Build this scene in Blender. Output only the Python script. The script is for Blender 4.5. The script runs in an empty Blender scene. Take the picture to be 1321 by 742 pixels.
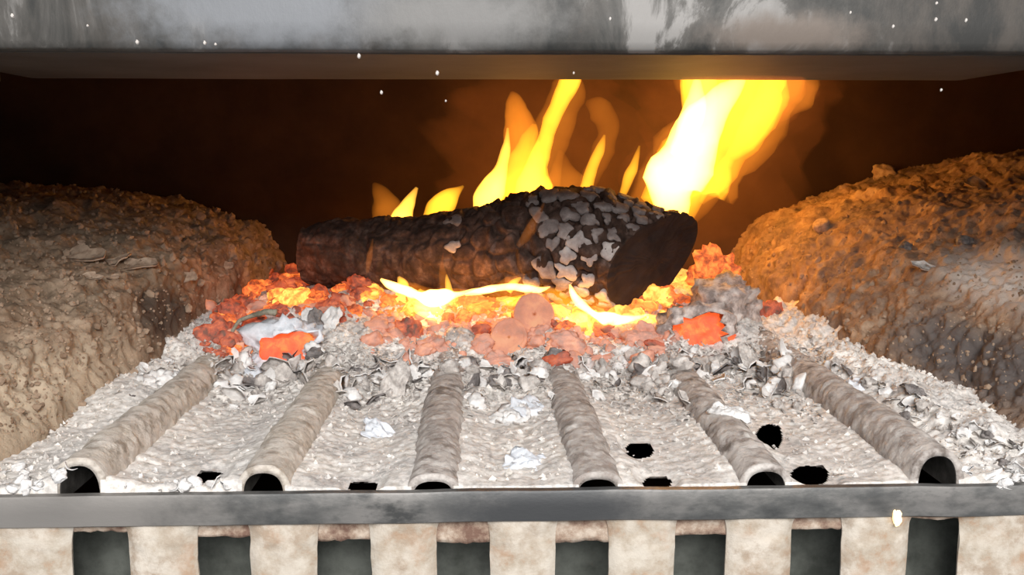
import bpy, math, random
import numpy as np
from mathutils import Vector, Matrix, Euler

# ------------------------------------------------------------------ camera, world, light, exposure
S = bpy.context.scene
C = S.collection
W, H, F = 1321, 742, 1250.0
CAM = Vector((0.0, -0.45, 0.161))
ROT = Euler((math.radians(90 - 8.24), 0, math.radians(-1.83)), 'XYZ')
cd = bpy.data.cameras.new('camera'); cam = bpy.data.objects.new('camera', cd); C.objects.link(cam)
cam.location = CAM; cam.rotation_euler = ROT
cd.sensor_width = 36; cd.lens = 36 * F / W; cd.clip_start = 0.01
S.camera = cam
MR = ROT.to_matrix()

wd = bpy.data.worlds.new('world'); S.world = wd; wd.use_nodes = True
wd.node_tree.nodes['Background'].inputs[0].default_value = (0.93, 0.96, 1.0, 1)
wd.node_tree.nodes['Background'].inputs[1].default_value = 0.50

def area(name, loc, target, size, power, color):
    l = bpy.data.lights.new(name, 'AREA'); l.shape = 'RECTANGLE'; l.size = size[0]; l.size_y = size[1]
    l.energy = power; l.color = color
    o = bpy.data.objects.new(name, l); C.objects.link(o); o.location = loc
    o.rotation_euler = (Vector(target) - Vector(loc)).to_track_quat('-Z', 'Y').to_euler()
    return o
area('window_daylight', (0.12, -1.25, 0.74), (0.0, 0.14, 0.0), (0.9, 0.6), 36, (1.0, 0.985, 0.965))

def fire_lamp(name, loc, power, radius, color):
    l = bpy.data.lights.new(name, 'POINT'); l.energy = power; l.shadow_soft_size = radius; l.color = color
    o = bpy.data.objects.new(name, l); C.objects.link(o); o.location = loc
fire_lamp('main_flame_light', (0.225, 0.43, 0.175), 0.55, 0.035, (1.0, 0.42, 0.10))
fire_lamp('middle_flame_light', (0.045, 0.44, 0.150), 0.14, 0.03, (1.0, 0.40, 0.09))
fire_lamp('ember_light', (-0.01, 0.322, 0.062), 0.07, 0.03, (1.0, 0.38, 0.11))
fire_lamp('ember_light', (-0.175, 0.365, 0.062), 0.05, 0.02, (1.0, 0.28, 0.07))
fire_lamp('ember_light', (0.215, 0.385, 0.062), 0.07, 0.02, (1.0, 0.33, 0.08))

S.view_settings.view_transform = 'Standard'; S.view_settings.look = 'None'
S.view_settings.gamma = 1.0; S.view_settings.use_curve_mapping = False
S.view_settings.exposure = 0.0
S.cycles.use_denoising = True
S.cycles.transparent_max_bounces = 24
S.cycles.volume_bounces = 0
S.cycles.sample_clamp_indirect = 4.0

random.seed(11)

# ------------------------------------------------------------------ helpers
def ray(px, py):
    d = MR @ Vector(((px - W / 2) / F, -(py - H / 2) / F, -1.0))
    return d.normalized()
def at(px, py, Y):
    d = ray(px, py); return CAM + d * ((Y - CAM.y) / d.y)
def pxm(Y): return (Y - CAM.y) / F          # metres per pixel at depth Y

def _h(i, j, k, seed):
    n = (i * 73856093) ^ (j * 19349663) ^ (k * 83492791) ^ (seed * 2654435761 & 0x7fffffff)
    n = (n ^ (n >> 13)) & 0xffffffff
    n = (n * 1274126177) & 0xffffffff
    n = (n ^ (n >> 16)) & 0xffffffff
    n = (n * 2246822519) & 0xffffffff
    return ((n ^ (n >> 15)) & 0xffffff) / float(0xffffff)
def vnoise(P, seed=0):
    P = np.asarray(P, float); I = np.floor(P).astype(np.int64); f = P - I; f = f * f * f * (f * (f * 6 - 15) + 10)
    r = 0
    for a in (0, 1):
        for b in (0, 1):
            for c in (0, 1):
                w = (f[:, 0] if a else 1 - f[:, 0]) * (f[:, 1] if b else 1 - f[:, 1]) * (f[:, 2] if c else 1 - f[:, 2])
                r = r + w * _h(I[:, 0] + a, I[:, 1] + b, I[:, 2] + c, seed)
    return r * 2 - 1
def fbm(P, oct=4, seed=0, gain=0.5):
    P = np.asarray(P, float); r = 0; a = 1
    for o in range(oct):
        r = r + a * vnoise(P * (2 ** o) + 17.3 * o, seed + o); a *= gain
    return r
def worley(P, seed=0):
    P = np.asarray(P, float); I = np.floor(P).astype(np.int64)
    f1 = np.full(len(P), 9.0); f2 = np.full(len(P), 9.0); idv = np.zeros(len(P))
    for a in (-1, 0, 1):
        for b in (-1, 0, 1):
            for c in (-1, 0, 1):
                i, j, k = I[:, 0] + a, I[:, 1] + b, I[:, 2] + c
                q = np.stack([i + _h(i, j, k, seed), j + _h(i, j, k, seed + 7), k + _h(i, j, k, seed + 13)], 1)
                d = np.sqrt(((q - P) ** 2).sum(1))
                near = d < f1
                f2 = np.where(near, f1, np.minimum(f2, d)); idv = np.where(near, _h(i, j, k, seed + 29), idv)
                f1 = np.where(near, d, f1)
    return f1, f2, idv
def sst(a, b, x):
    t = np.clip((x - a) / (b - a), 0, 1); return t * t * (3 - 2 * t)

def mesh_data(name, v, f, mat, smooth=True):
    me = bpy.data.meshes.new(name)
    me.from_pydata([tuple(p) for p in v], [], [tuple(q) for q in f])
    if smooth: me.polygons.foreach_set('use_smooth', [True] * len(me.polygons))
    if mat: me.materials.append(mat)
    me.update(); return me
def link(name, me, parent=None, loc=None, rot=None):
    o = bpy.data.objects.new(name, me); C.objects.link(o)
    if parent: o.parent = parent
    if loc is not None: o.location = loc
    if rot is not None: o.rotation_euler = rot
    return o
def obj(name, v, f, mat, parent=None, smooth=True, loc=None):
    return link(name, mesh_data(name, v, f, mat, smooth), parent, loc)
def empty(name, loc):
    o = bpy.data.objects.new(name, None); o.empty_display_size = 0.02; C.objects.link(o); o.location = loc; return o
def tag(o, label=None, cat=None, group=None, kind=None):
    if label: o['label'] = label
    if cat: o['category'] = cat
    if group: o['group'] = group
    if kind: o['kind'] = kind
    return o
def grid_faces(nu, nv, wrap=False, keep=None):
    i, j = np.meshgrid(np.arange(nu - 1), np.arange(nv if wrap else nv - 1), indexing='ij')
    j2 = (j + 1) % nv
    q = np.stack([i * nv + j, (i + 1) * nv + j, (i + 1) * nv + j2, i * nv + j2], -1).reshape(-1, 4)
    if keep is not None: q = q[keep.reshape(-1)]
    return q.tolist()
def grid_normals(P):
    du = np.gradient(P, axis=0); dv = np.gradient(P, axis=1)
    n = np.cross(du, dv); n /= np.linalg.norm(n, axis=-1, keepdims=True) + 1e-12
    return n
def box(x0, x1, y0, y1, z0, z1):
    v = [(x, y, z) for x in (x0, x1) for y in (y0, y1) for z in (z0, z1)]
    f = [(0, 1, 3, 2), (4, 6, 7, 5), (0, 4, 5, 1), (2, 3, 7, 6), (0, 2, 6, 4), (1, 5, 7, 3)]
    return v, f
def bevel(o, w, seg=2):
    m = o.modifiers.new('bevel', 'BEVEL'); m.width = w; m.segments = seg; m.limit_method = 'ANGLE'
    return o

# ------------------------------------------------------------------ materials
def nd(nt, t, **k):
    n = nt.nodes.new(t)
    for a, b in k.items(): setattr(n, a, b)
    return n
def noise_node(nt, vec, scale, detail=6, rough=0.6, dist=0.0):
    n = nd(nt, 'ShaderNodeTexNoise'); n.inputs['Scale'].default_value = scale; n.inputs['Detail'].default_value = detail
    n.inputs['Roughness'].default_value = rough; n.inputs['Distortion'].default_value = dist
    nt.links.new(vec, n.inputs['Vector']); return n.outputs['Fac']
def ramp(nt, fac, stops):
    r = nd(nt, 'ShaderNodeValToRGB'); e = r.color_ramp.elements
    while len(e) < len(stops): e.new(0.5)
    for q, (p, c) in zip(e, stops): q.position = p; q.color = (*c, 1) if len(c) == 3 else c
    nt.links.new(fac, r.inputs['Fac']); return r.outputs['Color']
def mix(nt, fac, a, b):
    m = nd(nt, 'ShaderNodeMix', data_type='RGBA'); 
    for s, v in ((m.inputs[0], fac), (m.inputs[6], a), (m.inputs[7], b)):
        if isinstance(v, (int, float)): s.default_value = v
        elif isinstance(v, tuple): s.default_value = (*v, 1)
        else: nt.links.new(v, s)
    return m.outputs[2]
def surf(name, stops, scale=60, rough=0.9, bump=0.3, bscale=400, metal=0.0, stops2=None, scale2=20, dist=0.0, patches=(), stretch=None, bdist=0.002, spec=0.2):
    """noise-coloured principled material; patches = (centre, radius, colour, noise) stains or painted light with a place of their own"""
    m = bpy.data.materials.new(name); m.use_nodes = True; nt = m.node_tree
    b = nt.nodes['Principled BSDF']; b.inputs['Roughness'].default_value = rough; b.inputs['Metallic'].default_value = metal
    b.inputs['Specular IOR Level'].default_value = spec
    tight = lambda q: [(0.5 + (p - 0.5) * 0.62, c) for p, c in q]      # noise stays near its middle
    stops = tight(stops); stops2 = tight(stops2) if stops2 else None
    tc = nd(nt, 'ShaderNodeTexCoord').outputs['Object']
    v = tc
    if stretch:
        mp = nd(nt, 'ShaderNodeMapping'); mp.inputs['Scale'].default_value = stretch; nt.links.new(tc, mp.inputs['Vector']); v = mp.outputs[0]
    col = ramp(nt, noise_node(nt, v, scale, 8, 0.65, dist), stops)
    if stops2:
        fac = ramp(nt, noise_node(nt, v, scale2, 5, 0.6, dist), [(0.42, (0, 0, 0)), (0.6, (1, 1, 1))])
        col = mix(nt, fac, col, ramp(nt, noise_node(nt, v, scale * 1.7, 6, 0.65), stops2))
    for (c, r, pc, nz) in patches:
        vm = nd(nt, 'ShaderNodeVectorMath', operation='SUBTRACT'); nt.links.new(tc, vm.inputs[0]); vm.inputs[1].default_value = c
        dv = nd(nt, 'ShaderNodeVectorMath', operation='DIVIDE'); nt.links.new(vm.outputs[0], dv.inputs[0]); dv.inputs[1].default_value = r
        ln = nd(nt, 'ShaderNodeVectorMath', operation='LENGTH'); nt.links.new(dv.outputs[0], ln.inputs[0])
        ad = nd(nt, 'ShaderNodeMath', operation='MULTIPLY_ADD'); nt.links.new(noise_node(nt, tc, 70, 6, 0.7), ad.inputs[0]); ad.inputs[1].default_value = nz
        nt.links.new(ln.outputs['Value'], ad.inputs[2])
        mr_ = nd(nt, 'ShaderNodeMapRange', interpolation_type='SMOOTHSTEP'); nt.links.new(ad.outputs[0], mr_.inputs['Value'])
        for q, val in zip(('From Min', 'From Max', 'To Min', 'To Max'), (0.35 + nz * 0.4, 1.0 + nz * 0.55, 1.0, 0.0)): mr_.inputs[q].default_value = val
        fac = mr_.outputs['Result']
        col = mix(nt, fac, col, pc)
    nt.links.new(col, b.inputs['Base Color'])
    if bump:
        bp = nd(nt, 'ShaderNodeBump'); bp.inputs['Strength'].default_value = bump; bp.inputs['Distance'].default_value = bdist
        nt.links.new(noise_node(nt, v, bscale, 8, 0.7), bp.inputs['Height']); nt.links.new(bp.outputs[0], b.inputs['Normal'])
    return m
def ember(name, cool, warm, hot, strength, lo=0.40, hi=0.66, scale=90, ashcol=(0.45, 0.36, 0.33)):
    """burning wood: an ash skin with glowing red to yellow places"""
    m = bpy.data.materials.new(name); m.use_nodes = True; nt = m.node_tree
    b = nt.nodes['Principled BSDF']; b.inputs['Roughness'].default_value = 0.95
    b.inputs['Specular IOR Level'].default_value = 0.1
    tc = nd(nt, 'ShaderNodeTexCoord').outputs['Object']
    oi = nd(nt, 'ShaderNodeObjectInfo')
    vm = nd(nt, 'ShaderNodeVectorMath', operation='ADD'); nt.links.new(tc, vm.inputs[0]); nt.links.new(oi.outputs['Location'], vm.inputs[1])
    n = noise_node(nt, vm.outputs[0], scale, 6, 0.6, 0.4)
    glow = ramp(nt, n, [(0.25, cool), (0.5, warm), (0.72, hot)])
    fac = ramp(nt, n, [(lo, (0, 0, 0)), (hi, (1, 1, 1))])
    b.inputs['Base Color'].default_value = (*ashcol, 1)
    nt.links.new(glow, b.inputs['Emission Color'])
    mt = nd(nt, 'ShaderNodeMath', operation='MULTIPLY'); nt.links.new(fac, mt.inputs[0]); mt.inputs[1].default_value = strength
    nt.links.new(mt.outputs[0], b.inputs['Emission Strength'])
    bp = nd(nt, 'ShaderNodeBump'); bp.inputs['Strength'].default_value = 0.5; bp.inputs['Distance'].default_value = 0.001
    nt.links.new(noise_node(nt, tc, 500, 6, 0.7), bp.inputs['Height']); nt.links.new(bp.outputs[0], b.inputs['Normal'])
    return m
def flame_mat(name, color, k):
    m = bpy.data.materials.new(name); m.use_nodes = True; nt = m.node_tree; nt.nodes.clear()
    o = nd(nt, 'ShaderNodeOutputMaterial'); e = nd(nt, 'ShaderNodeEmission')
    e.inputs[0].default_value = (*color, 1); e.inputs[1].default_value = k
    nt.links.new(e.outputs[0], o.inputs['Volume']); return m

M = {}
M['soot'] = surf('sooty_steel', [(0.3, (0.030, 0.015, 0.010)), (0.7, (0.055, 0.028, 0.016))], 12, 0.85, 0.15, 90)
M['pit'] = surf('ash_pit_steel', [(0.3, (0.05, 0.052, 0.048)), (0.7, (0.10, 0.10, 0.09))], 25, 0.8, 0.2, 120)
M['clay_left'] = surf('ash_crusted_clay_grey', [(0.3, (0.17, 0.11, 0.07)), (0.5, (0.28, 0.19, 0.125)), (0.72, (0.42, 0.31, 0.22))], 70, 0.95, 0.6, 420,
    stops2=[(0.35, (0.15, 0.105, 0.07)), (0.65, (0.27, 0.195, 0.135))], scale2=22,
    patches=[((-0.275, 0.10, 0.015), (0.07, 0.20, 0.040), (0.46, 0.36, 0.26), 0.35), ((-0.245, 0.285, 0.035), (0.035, 0.06, 0.030), (0.085, 0.06, 0.045), 0.35)])  # tan patch paints daylight on the lower face; dark patch is soot
M['clay_right'] = surf('ash_crusted_clay_brown', [(0.3, (0.20, 0.12, 0.075)), (0.5, (0.33, 0.21, 0.13)), (0.72, (0.45, 0.32, 0.22))], 70, 0.95, 0.6, 420,
    stops2=[(0.35, (0.15, 0.105, 0.085)), (0.65, (0.27, 0.19, 0.14))], scale2=18,
    patches=[((0.36, 0.17, 0.075), (0.055, 0.13, 0.035), (0.58, 0.50, 0.44), 0.3), ((0.305, 0.13, 0.030), (0.05, 0.15, 0.032), (0.12, 0.10, 0.092), 0.3)])
M['ash'] = surf('loose_pale_ash', [(0.30, (0.47, 0.43, 0.385)), (0.5, (0.72, 0.67, 0.62)), (0.7, (0.88, 0.845, 0.80))], 190, 0.95, 0.5, 900, bdist=0.001,
    stops2=[(0.35, (0.40, 0.375, 0.355)), (0.6, (0.66, 0.62, 0.585))], scale2=32)
M['bar'] = surf('ash_crusted_cast_iron', [(0.30, (0.18, 0.15, 0.13)), (0.46, (0.40, 0.355, 0.325)), (0.66, (0.62, 0.575, 0.535))], 90, 0.9, 0.7, 600, bdist=0.0015,
    stops2=[(0.35, (0.33, 0.28, 0.25)), (0.6, (0.50, 0.455, 0.42))], scale2=35)
M['drawer'] = surf('drawer_steel', [(0.3, (0.06, 0.064, 0.055)), (0.7, (0.14, 0.147, 0.13))], 40, 0.7, 0.2, 120)
M['bar_pale'] = surf('pale_ash_crust', [(0.30, (0.34, 0.29, 0.24)), (0.46, (0.55, 0.49, 0.43)), (0.66, (0.68, 0.62, 0.56))], 120, 0.92, 0.7, 600, bdist=0.0015,
    stops2=[(0.35, (0.42, 0.36, 0.30)), (0.6, (0.60, 0.54, 0.47))], scale2=30)
M['iron'] = surf('bare_cast_iron', [(0.3, (0.05, 0.045, 0.04)), (0.7, (0.12, 0.11, 0.10))], 60, 0.8, 0.4, 300)
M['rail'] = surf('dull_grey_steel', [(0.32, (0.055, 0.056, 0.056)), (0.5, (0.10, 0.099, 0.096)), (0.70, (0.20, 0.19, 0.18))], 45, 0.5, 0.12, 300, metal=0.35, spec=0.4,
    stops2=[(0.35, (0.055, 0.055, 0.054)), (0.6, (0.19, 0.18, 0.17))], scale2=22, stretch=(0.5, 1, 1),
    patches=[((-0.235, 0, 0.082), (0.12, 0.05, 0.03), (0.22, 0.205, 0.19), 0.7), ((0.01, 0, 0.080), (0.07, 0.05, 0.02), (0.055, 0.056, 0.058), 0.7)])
M['upright'] = surf('limewashed_rusty_iron', [(0.34, (0.36, 0.24, 0.16)), (0.46, (0.39, 0.325, 0.255)), (0.66, (0.52, 0.465, 0.395))], 48, 0.9, 0.4, 420,
    stops2=[(0.35, (0.34, 0.265, 0.20)), (0.6, (0.54, 0.48, 0.41))], scale2=30)
M['cross'] = surf('rusty_brown_iron', [(0.32, (0.17, 0.10, 0.075)), (0.5, (0.33, 0.24, 0.18)), (0.7, (0.52, 0.43, 0.35))], 80, 0.9, 0.5, 420)
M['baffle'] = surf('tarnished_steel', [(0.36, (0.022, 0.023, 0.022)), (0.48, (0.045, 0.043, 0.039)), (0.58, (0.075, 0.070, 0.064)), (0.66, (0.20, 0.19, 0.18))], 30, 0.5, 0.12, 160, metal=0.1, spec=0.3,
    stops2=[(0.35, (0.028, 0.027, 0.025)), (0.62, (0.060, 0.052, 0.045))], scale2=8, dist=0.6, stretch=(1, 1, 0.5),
    patches=[((-0.115, 0, 0.02), (0.085, 0.05, 0.030), (0.15, 0.155, 0.165), 0.9), ((-0.03, 0, 0.014), (0.06, 0.05, 0.020), (0.14, 0.135, 0.13), 0.9), ((0.12, 0, 0.008), (0.05, 0.05, 0.012), (0.13, 0.105, 0.088), 0.9)])  # pale blue and grey patches paint reflections over the tarnished colour
M['lip'] = surf('dark_lip_steel', [(0.3, (0.036, 0.029, 0.024)), (0.7, (0.060, 0.049, 0.042))], 14, 0.65, 0.1, 160, metal=0.0, spec=0.15)  # even dark brown steel colour for the under-lip
M['char'] = surf('charred_bark', [(0.3, (0.034, 0.020, 0.015)), (0.55, (0.075, 0.043, 0.032)), (0.72, (0.14, 0.09, 0.072))], 90, 0.8, 0.6, 350, bdist=0.0015)
M['cut'] = surf('charred_end_grain', [(0.3, (0.026, 0.016, 0.013)), (0.7, (0.042, 0.026, 0.021))], 60, 0.9, 0.3, 300)
M['scale_ash'] = surf('lavender_grey_ash', [(0.32, (0.17, 0.135, 0.125)), (0.55, (0.27, 0.225, 0.21)), (0.75, (0.40, 0.35, 0.33))], 70, 0.95, 0.4, 500)
M['scale_pale'] = surf('pale_lavender_ash', [(0.32, (0.30, 0.25, 0.235)), (0.55, (0.44, 0.385, 0.365)), (0.75, (0.58, 0.53, 0.50))], 70, 0.95, 0.4, 500)
M['flake_pink'] = surf('pinkish_grey_ash', [(0.32, (0.30, 0.24, 0.215)), (0.52, (0.55, 0.46, 0.42)), (0.7, (0.72, 0.64, 0.59))], 110, 0.95, 0.6, 500)
M['flake_grey'] = surf('grey_ash', [(0.32, (0.30, 0.27, 0.25)), (0.52, (0.52, 0.475, 0.44)), (0.7, (0.70, 0.655, 0.615))], 150, 0.95, 0.6, 600)
M['flake_white'] = surf('white_ash', [(0.30, (0.60, 0.57, 0.55)), (0.6, (0.80, 0.78, 0.76))], 150, 0.95, 0.5, 600)
M['flake_blue'] = surf('bluish_white_ash', [(0.30, (0.55, 0.57, 0.61)), (0.6, (0.74, 0.76, 0.80))], 90, 0.9, 0.4, 300)
M['flake_dark'] = surf('dark_grey_ash', [(0.32, (0.12, 0.105, 0.10)), (0.6, (0.26, 0.235, 0.225))], 150, 0.95, 0.6, 600)
M['crust'] = surf('tan_crust', [(0.32, (0.30, 0.20, 0.14)), (0.6, (0.50, 0.37, 0.27))], 150, 0.95, 0.5, 600)
M['crumb'] = surf('brown_crumb', [(0.32, (0.20, 0.13, 0.085)), (0.6, (0.36, 0.26, 0.185))], 60, 0.95, 0.5, 600)
M['wire'] = surf('greenish_grey_twig_ash', [(0.32, (0.16, 0.15, 0.11)), (0.6, (0.34, 0.32, 0.25))], 150, 0.8, 0.4, 600)
M['e_red'] = ember('ember_red', (0.35, 0.02, 0.005), (0.95, 0.09, 0.02), (1.0, 0.24, 0.05), 0.72, 0.34, 0.70, 150, (0.20, 0.11, 0.085))
M['e_orange'] = ember('ember_orange', (0.7, 0.05, 0.01), (1.0, 0.17, 0.025), (1.0, 0.42, 0.07), 1.2, 0.28, 0.58, 140, (0.15, 0.08, 0.06))
M['e_core'] = ember('ember_core', (0.85, 0.05, 0.01), (1.0, 0.12, 0.025), (1.0, 0.32, 0.05), 1.1, 0.05, 0.30, 110, (0.15, 0.08, 0.06))
M['e_hot'] = ember('ember_yellow', (1.0, 0.13, 0.02), (1.0, 0.34, 0.045), (1.0, 0.70, 0.15), 1.9, 0.24, 0.54, 130, (0.2, 0.1, 0.06))
M['e_pink'] = ember('ember_ash_skinned', (0.35, 0.06, 0.03), (0.92, 0.22, 0.09), (1.0, 0.38, 0.15), 0.72, 0.25, 0.75, 110, (0.36, 0.25, 0.21))
M['e_disc'] = ember('ember_disc', (0.8, 0.17, 0.07), (0.95, 0.25, 0.10), (1.0, 0.40, 0.15), 0.55, 0.0, 0.6, 60, (0.30, 0.20, 0.16))
M['spark'] = ember('glowing_spark', (1.0, 0.5, 0.1), (1.0, 0.7, 0.3), (1.0, 0.85, 0.5), 2.0, 0.0, 0.1)
FC = (1.0, 0.40, 0.022)
M['f_core'] = flame_mat('flame_white_hot', (1.0, 0.50, 0.08), 420)
M['f_yellow'] = flame_mat('flame_yellow', FC, 190)
M['f_mid'] = flame_mat('flame_amber', (1.0, 0.37, 0.015), 95)
M['f_veil'] = flame_mat('flame_orange_veil', (1.0, 0.28, 0.022), 16)
M['f_amber'] = flame_mat('flame_amber_veil', (1.0, 0.27, 0.018), 40)
M['f_gas'] = flame_mat('flame_hot_gas', (1.0, 0.22, 0.03), 1.5)
M['f_glow'] = flame_mat('added_lip_glow', (1.0, 0.22, 0.03), 9.0)  # emission for the glow added below the plate lip
M['f_white'] = flame_mat('flame_blazing', (1.0, 0.50, 0.12), 1300)
M['f_small'] = flame_mat('flame_small', (1.0, 0.45, 0.05), 330)

# ------------------------------------------------------------------ heights of the ash bed
BARX = [-0.190, -0.104, -0.0235, 0.0555, 0.137, 0.221]
BARH = [0.0175, 0.0135, 0.0105, 0.0105, 0.0120, 0.0180]        # crown of each rib
BORE = [0.0125, 0.0080, 0.0030, 0.0032, 0.0062, 0.0130]        # top of its open bore at the rail
HOLES = [(270, 609, 17, 9), (468, 622, 18, 9), (825, 575, 18, 10), (849, 617, 18, 9), (993, 559, 17, 16), (1045, 607, 24, 13), (1097, 482, 8, 8)]
def ground_pt(px, py, z=0.0):
    d = ray(px, py); return CAM + d * ((z - CAM.z) / d.z)
HOLEW = []
for (px, py, a, b) in HOLES[:6]:
    c = ground_pt(px, py); e = ground_pt(px + a, py); n0 = ground_pt(px, py - b); n1 = ground_pt(px, py + b)
    HOLEW.append((c.x, (n0.y + n1.y) / 2, e.x - c.x, (n0.y - n1.y) / 2, (n0.x - n1.x) / 2))
def hole_mask(x, y, grow=1.0):
    m = np.zeros(np.shape(x), bool)
    for (cx, cy, a, b, sk) in HOLEW:
        v = (y - cy) / (b * grow); u = (x - cx - sk * np.clip(v, -1.2, 1.2)) / (a * grow)
        m |= (np.abs(u) ** 2.6 + np.abs(v) ** 2.6) < 1.0
    return m
def hole_near(x, y):
    w = np.zeros(np.shape(x))
    for (cx, cy, a, b, sk) in HOLEW:
        r = np.sqrt(((x - cx) / a) ** 2 + ((y - cy) / b) ** 2); w = np.maximum(w, 1 - sst(1.1, 1.9, r))
    return w
def bar_h(x, y):
    z = np.full(np.shape(x), -1.0)
    for bx, bh in zip(BARX, BARH):
        u = (x - bx) / 0.0135
        z = np.maximum(z, np.where(np.abs(u) < 1, bh * np.sqrt(np.clip(1 - np.abs(u) ** 2.3, 0, 1)), -1))
    return z
def ash_h(x, y):
    x = np.asarray(x, float); y = np.asarray(y, float)
    P = np.stack([x, y, np.zeros_like(x)], -1).reshape(-1, 3); sh = x.shape
    n1 = fbm(P * 16, 3, 5).reshape(sh); n2 = fbm(P * 70, 4, 9).reshape(sh); n3 = fbm(P * 300, 3, 21).reshape(sh)
    edge = sst(-0.235, -0.165, x) * (1 - sst(0.195, 0.255, x))
    mound = sst(0.225, 0.375, y + 0.018 * n1) * 0.037 * (0.45 - 0.27 * sst(0.1, 0.2, x) + (0.55 + 0.27 * sst(0.1, 0.2, x)) * edge)
    near = np.exp(-((y + 0.001) / 0.007) ** 2) * (0.0030 * (1 - sst(-0.12, -0.06, x)) + 0.0030 * sst(0.235, 0.26, x) + 0.0010)
    right = sst(0.232, 0.265, x + 0.006 * n1) * (0.0145 + 0.007 * n1) * sst(-0.02, 0.03, y + 0.02)
    left = (1 - sst(-0.222, -0.205, x)) * 0.010 * sst(0.10, 0.17, y)
    d = np.min(np.abs(x[..., None] - np.array(BARX)), axis=-1)
    slope = 0.0045 * (1 - sst(0.012, 0.032, d))
    rough = 0.10 + 0.90 * sst(0.14, 0.23, y + 0.05 * n1)
    mound = mound + 0.015 * np.exp(-((x + 0.088) / 0.045) ** 2 - ((y - 0.245) / 0.045) ** 2) + 0.007 * np.exp(-((x - 0.02) / 0.03) ** 2 - ((y - 0.19) / 0.05) ** 2)
    side = sst(0.232, 0.26, x) * 0.8
    z = -0.0015 + mound + near + right + left + slope + (n2 * 0.0022 + n3 * 0.0011) * (rough + side) + 0.0001 * n2 + 0.0005 * n3
    w = np.maximum(sst(-0.009, 0.016, y), np.maximum(0.9 * (1 - sst(-0.13, -0.07, x)), 0.8 * sst(0.225, 0.245, x)))
    return z * w + 0.0004 * (1 - w)
def surf_h(x, y):
    xx = np.array([x]); yy = np.array([y]); return float(max(ash_h(xx, yy)[0], bar_h(xx, yy)[0]))
def hit(px, py, tmax=1.2):
    """where the sight line of a pixel meets the ash bed"""
    d = ray(px, py); lo, hi = 0.42, 1.0
    for n in (64, 24):
        t = np.linspace(lo, hi, n); x = CAM.x + d.x * t; y = CAM.y + d.y * t; z = CAM.z + d.z * t
        k = np.where(z < np.maximum(ash_h(x, y), bar_h(x, y)))[0]
        i = max(1, k[0]) if len(k) else n - 1
        lo, hi = t[i - 1], t[i]
    return Vector((x[i], y[i], z[i]))

# ------------------------------------------------------------------ the firebox shell
def lining(side, xb, u, zf, zb, mat, seed):
    ys = np.linspace(-0.004, 0.556, 330)
    us = np.concatenate([np.linspace(0, 0.05, 60)[:-1], np.linspace(0.05, 0.36, 190)])
    Y, U = np.meshgrid(ys, us, indexing='ij')
    t = sst(0.05, 0.5, Y)
    Z = np.interp(U, u, zf) * (1 - t) + np.interp(U, u, zb) * t
    X = side * (np.interp(Y, [0, 0.28, 0.56], xb) + U)
    P = np.stack([X, Y, Z], -1); n = grid_normals(P)
    if n[150, 100, 2] < 0: n = -n
    Q = P.reshape(-1, 3)
    lum = fbm(Q * 14, 3, seed); med = fbm(Q * 55, 4, seed + 3); fine = fbm(Q * 210, 3, seed + 5)
    f1, f2, idv = worley(Q * np.array([42, 42, 42]) + 0.25 * np.stack([med, med, med], 1), seed + 9)
    chips = np.where(idv > 0.62, np.clip((f2 - f1) * 4, 0, 1) * 0.003 * idv, 0)
    rid = 1 - np.abs(fbm(Q * 95, 3, seed + 15)) * 2
    d = lum * 0.006 + med * 0.0036 + fine * 0.0017 + rid * 0.0005 + chips * 0.7 + fbm(Q * 420, 2, seed + 25) * 0.0007
    fade = sst(0, 0.01, U).reshape(-1)
    Q = Q + n.reshape(-1, 3) * (d * (0.35 + 0.65 * fade))[:, None]
    v = Q.tolist(); nu, nv = X.shape
    f = grid_faces(nu, nv)
    # outer casing: from the outer edge up to the top of the box and down to the pit floor
    xo = side * (max(xb) + 0.36)
    b = len(v); v += [(xo, -0.004, -0.12), (xo, 0.556, -0.12), (xo, 0.556, 0.30), (xo, -0.004, 0.30)]
    f.append((b, b + 1, b + 2, b + 3))
    ob = obj('wall_left' if side < 0 else 'wall_right', v, f, mat); ob['kind'] = 'structure'
    return ob
UU = [0, 0.010, 0.025, 0.06, 0.12, 0.25, 0.36]
lining(-1, [0.250, 0.232, 0.195], UU, [-0.012, 0.018, 0.036, 0.050, 0.066, 0.100, 0.125], [-0.01, 0.050, 0.076, 0.092, 0.110, 0.123, 0.125], M['clay_left'], 31)
UR = [0, 0.015, 0.045, 0.060, 0.12, 0.25, 0.36]
lining(1, [0.280, 0.268, 0.240], UR, [-0.008, 0.014, 0.044, 0.060, 0.080, 0.122, 0.150], [-0.01, 0.040, 0.075, 0.090, 0.120, 0.148, 0.152], M['clay_right'], 57)
def struct(name, b, mat):
    o = obj(name, *b, mat, smooth=False); o['kind'] = 'structure'; return o
struct('wall_back', box(-0.62, 0.66, 0.556, 0.566, -0.12, 0.31), M['soot'])
struct('ceiling', box(-0.62, 0.66, 0.16, 0.566, 0.30, 0.31), M['soot'])
struct('floor', box(-0.62, 0.66, -0.01, 0.566, -0.13, -0.12), M['pit'])
struct('trim_1', box(-0.62, -0.285, -0.016, -0.004, -0.13, 0.46), M['rail'])
struct('trim_2', box(0.325, 0.66, -0.016, -0.004, -0.13, 0.46), M['rail'])

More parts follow.
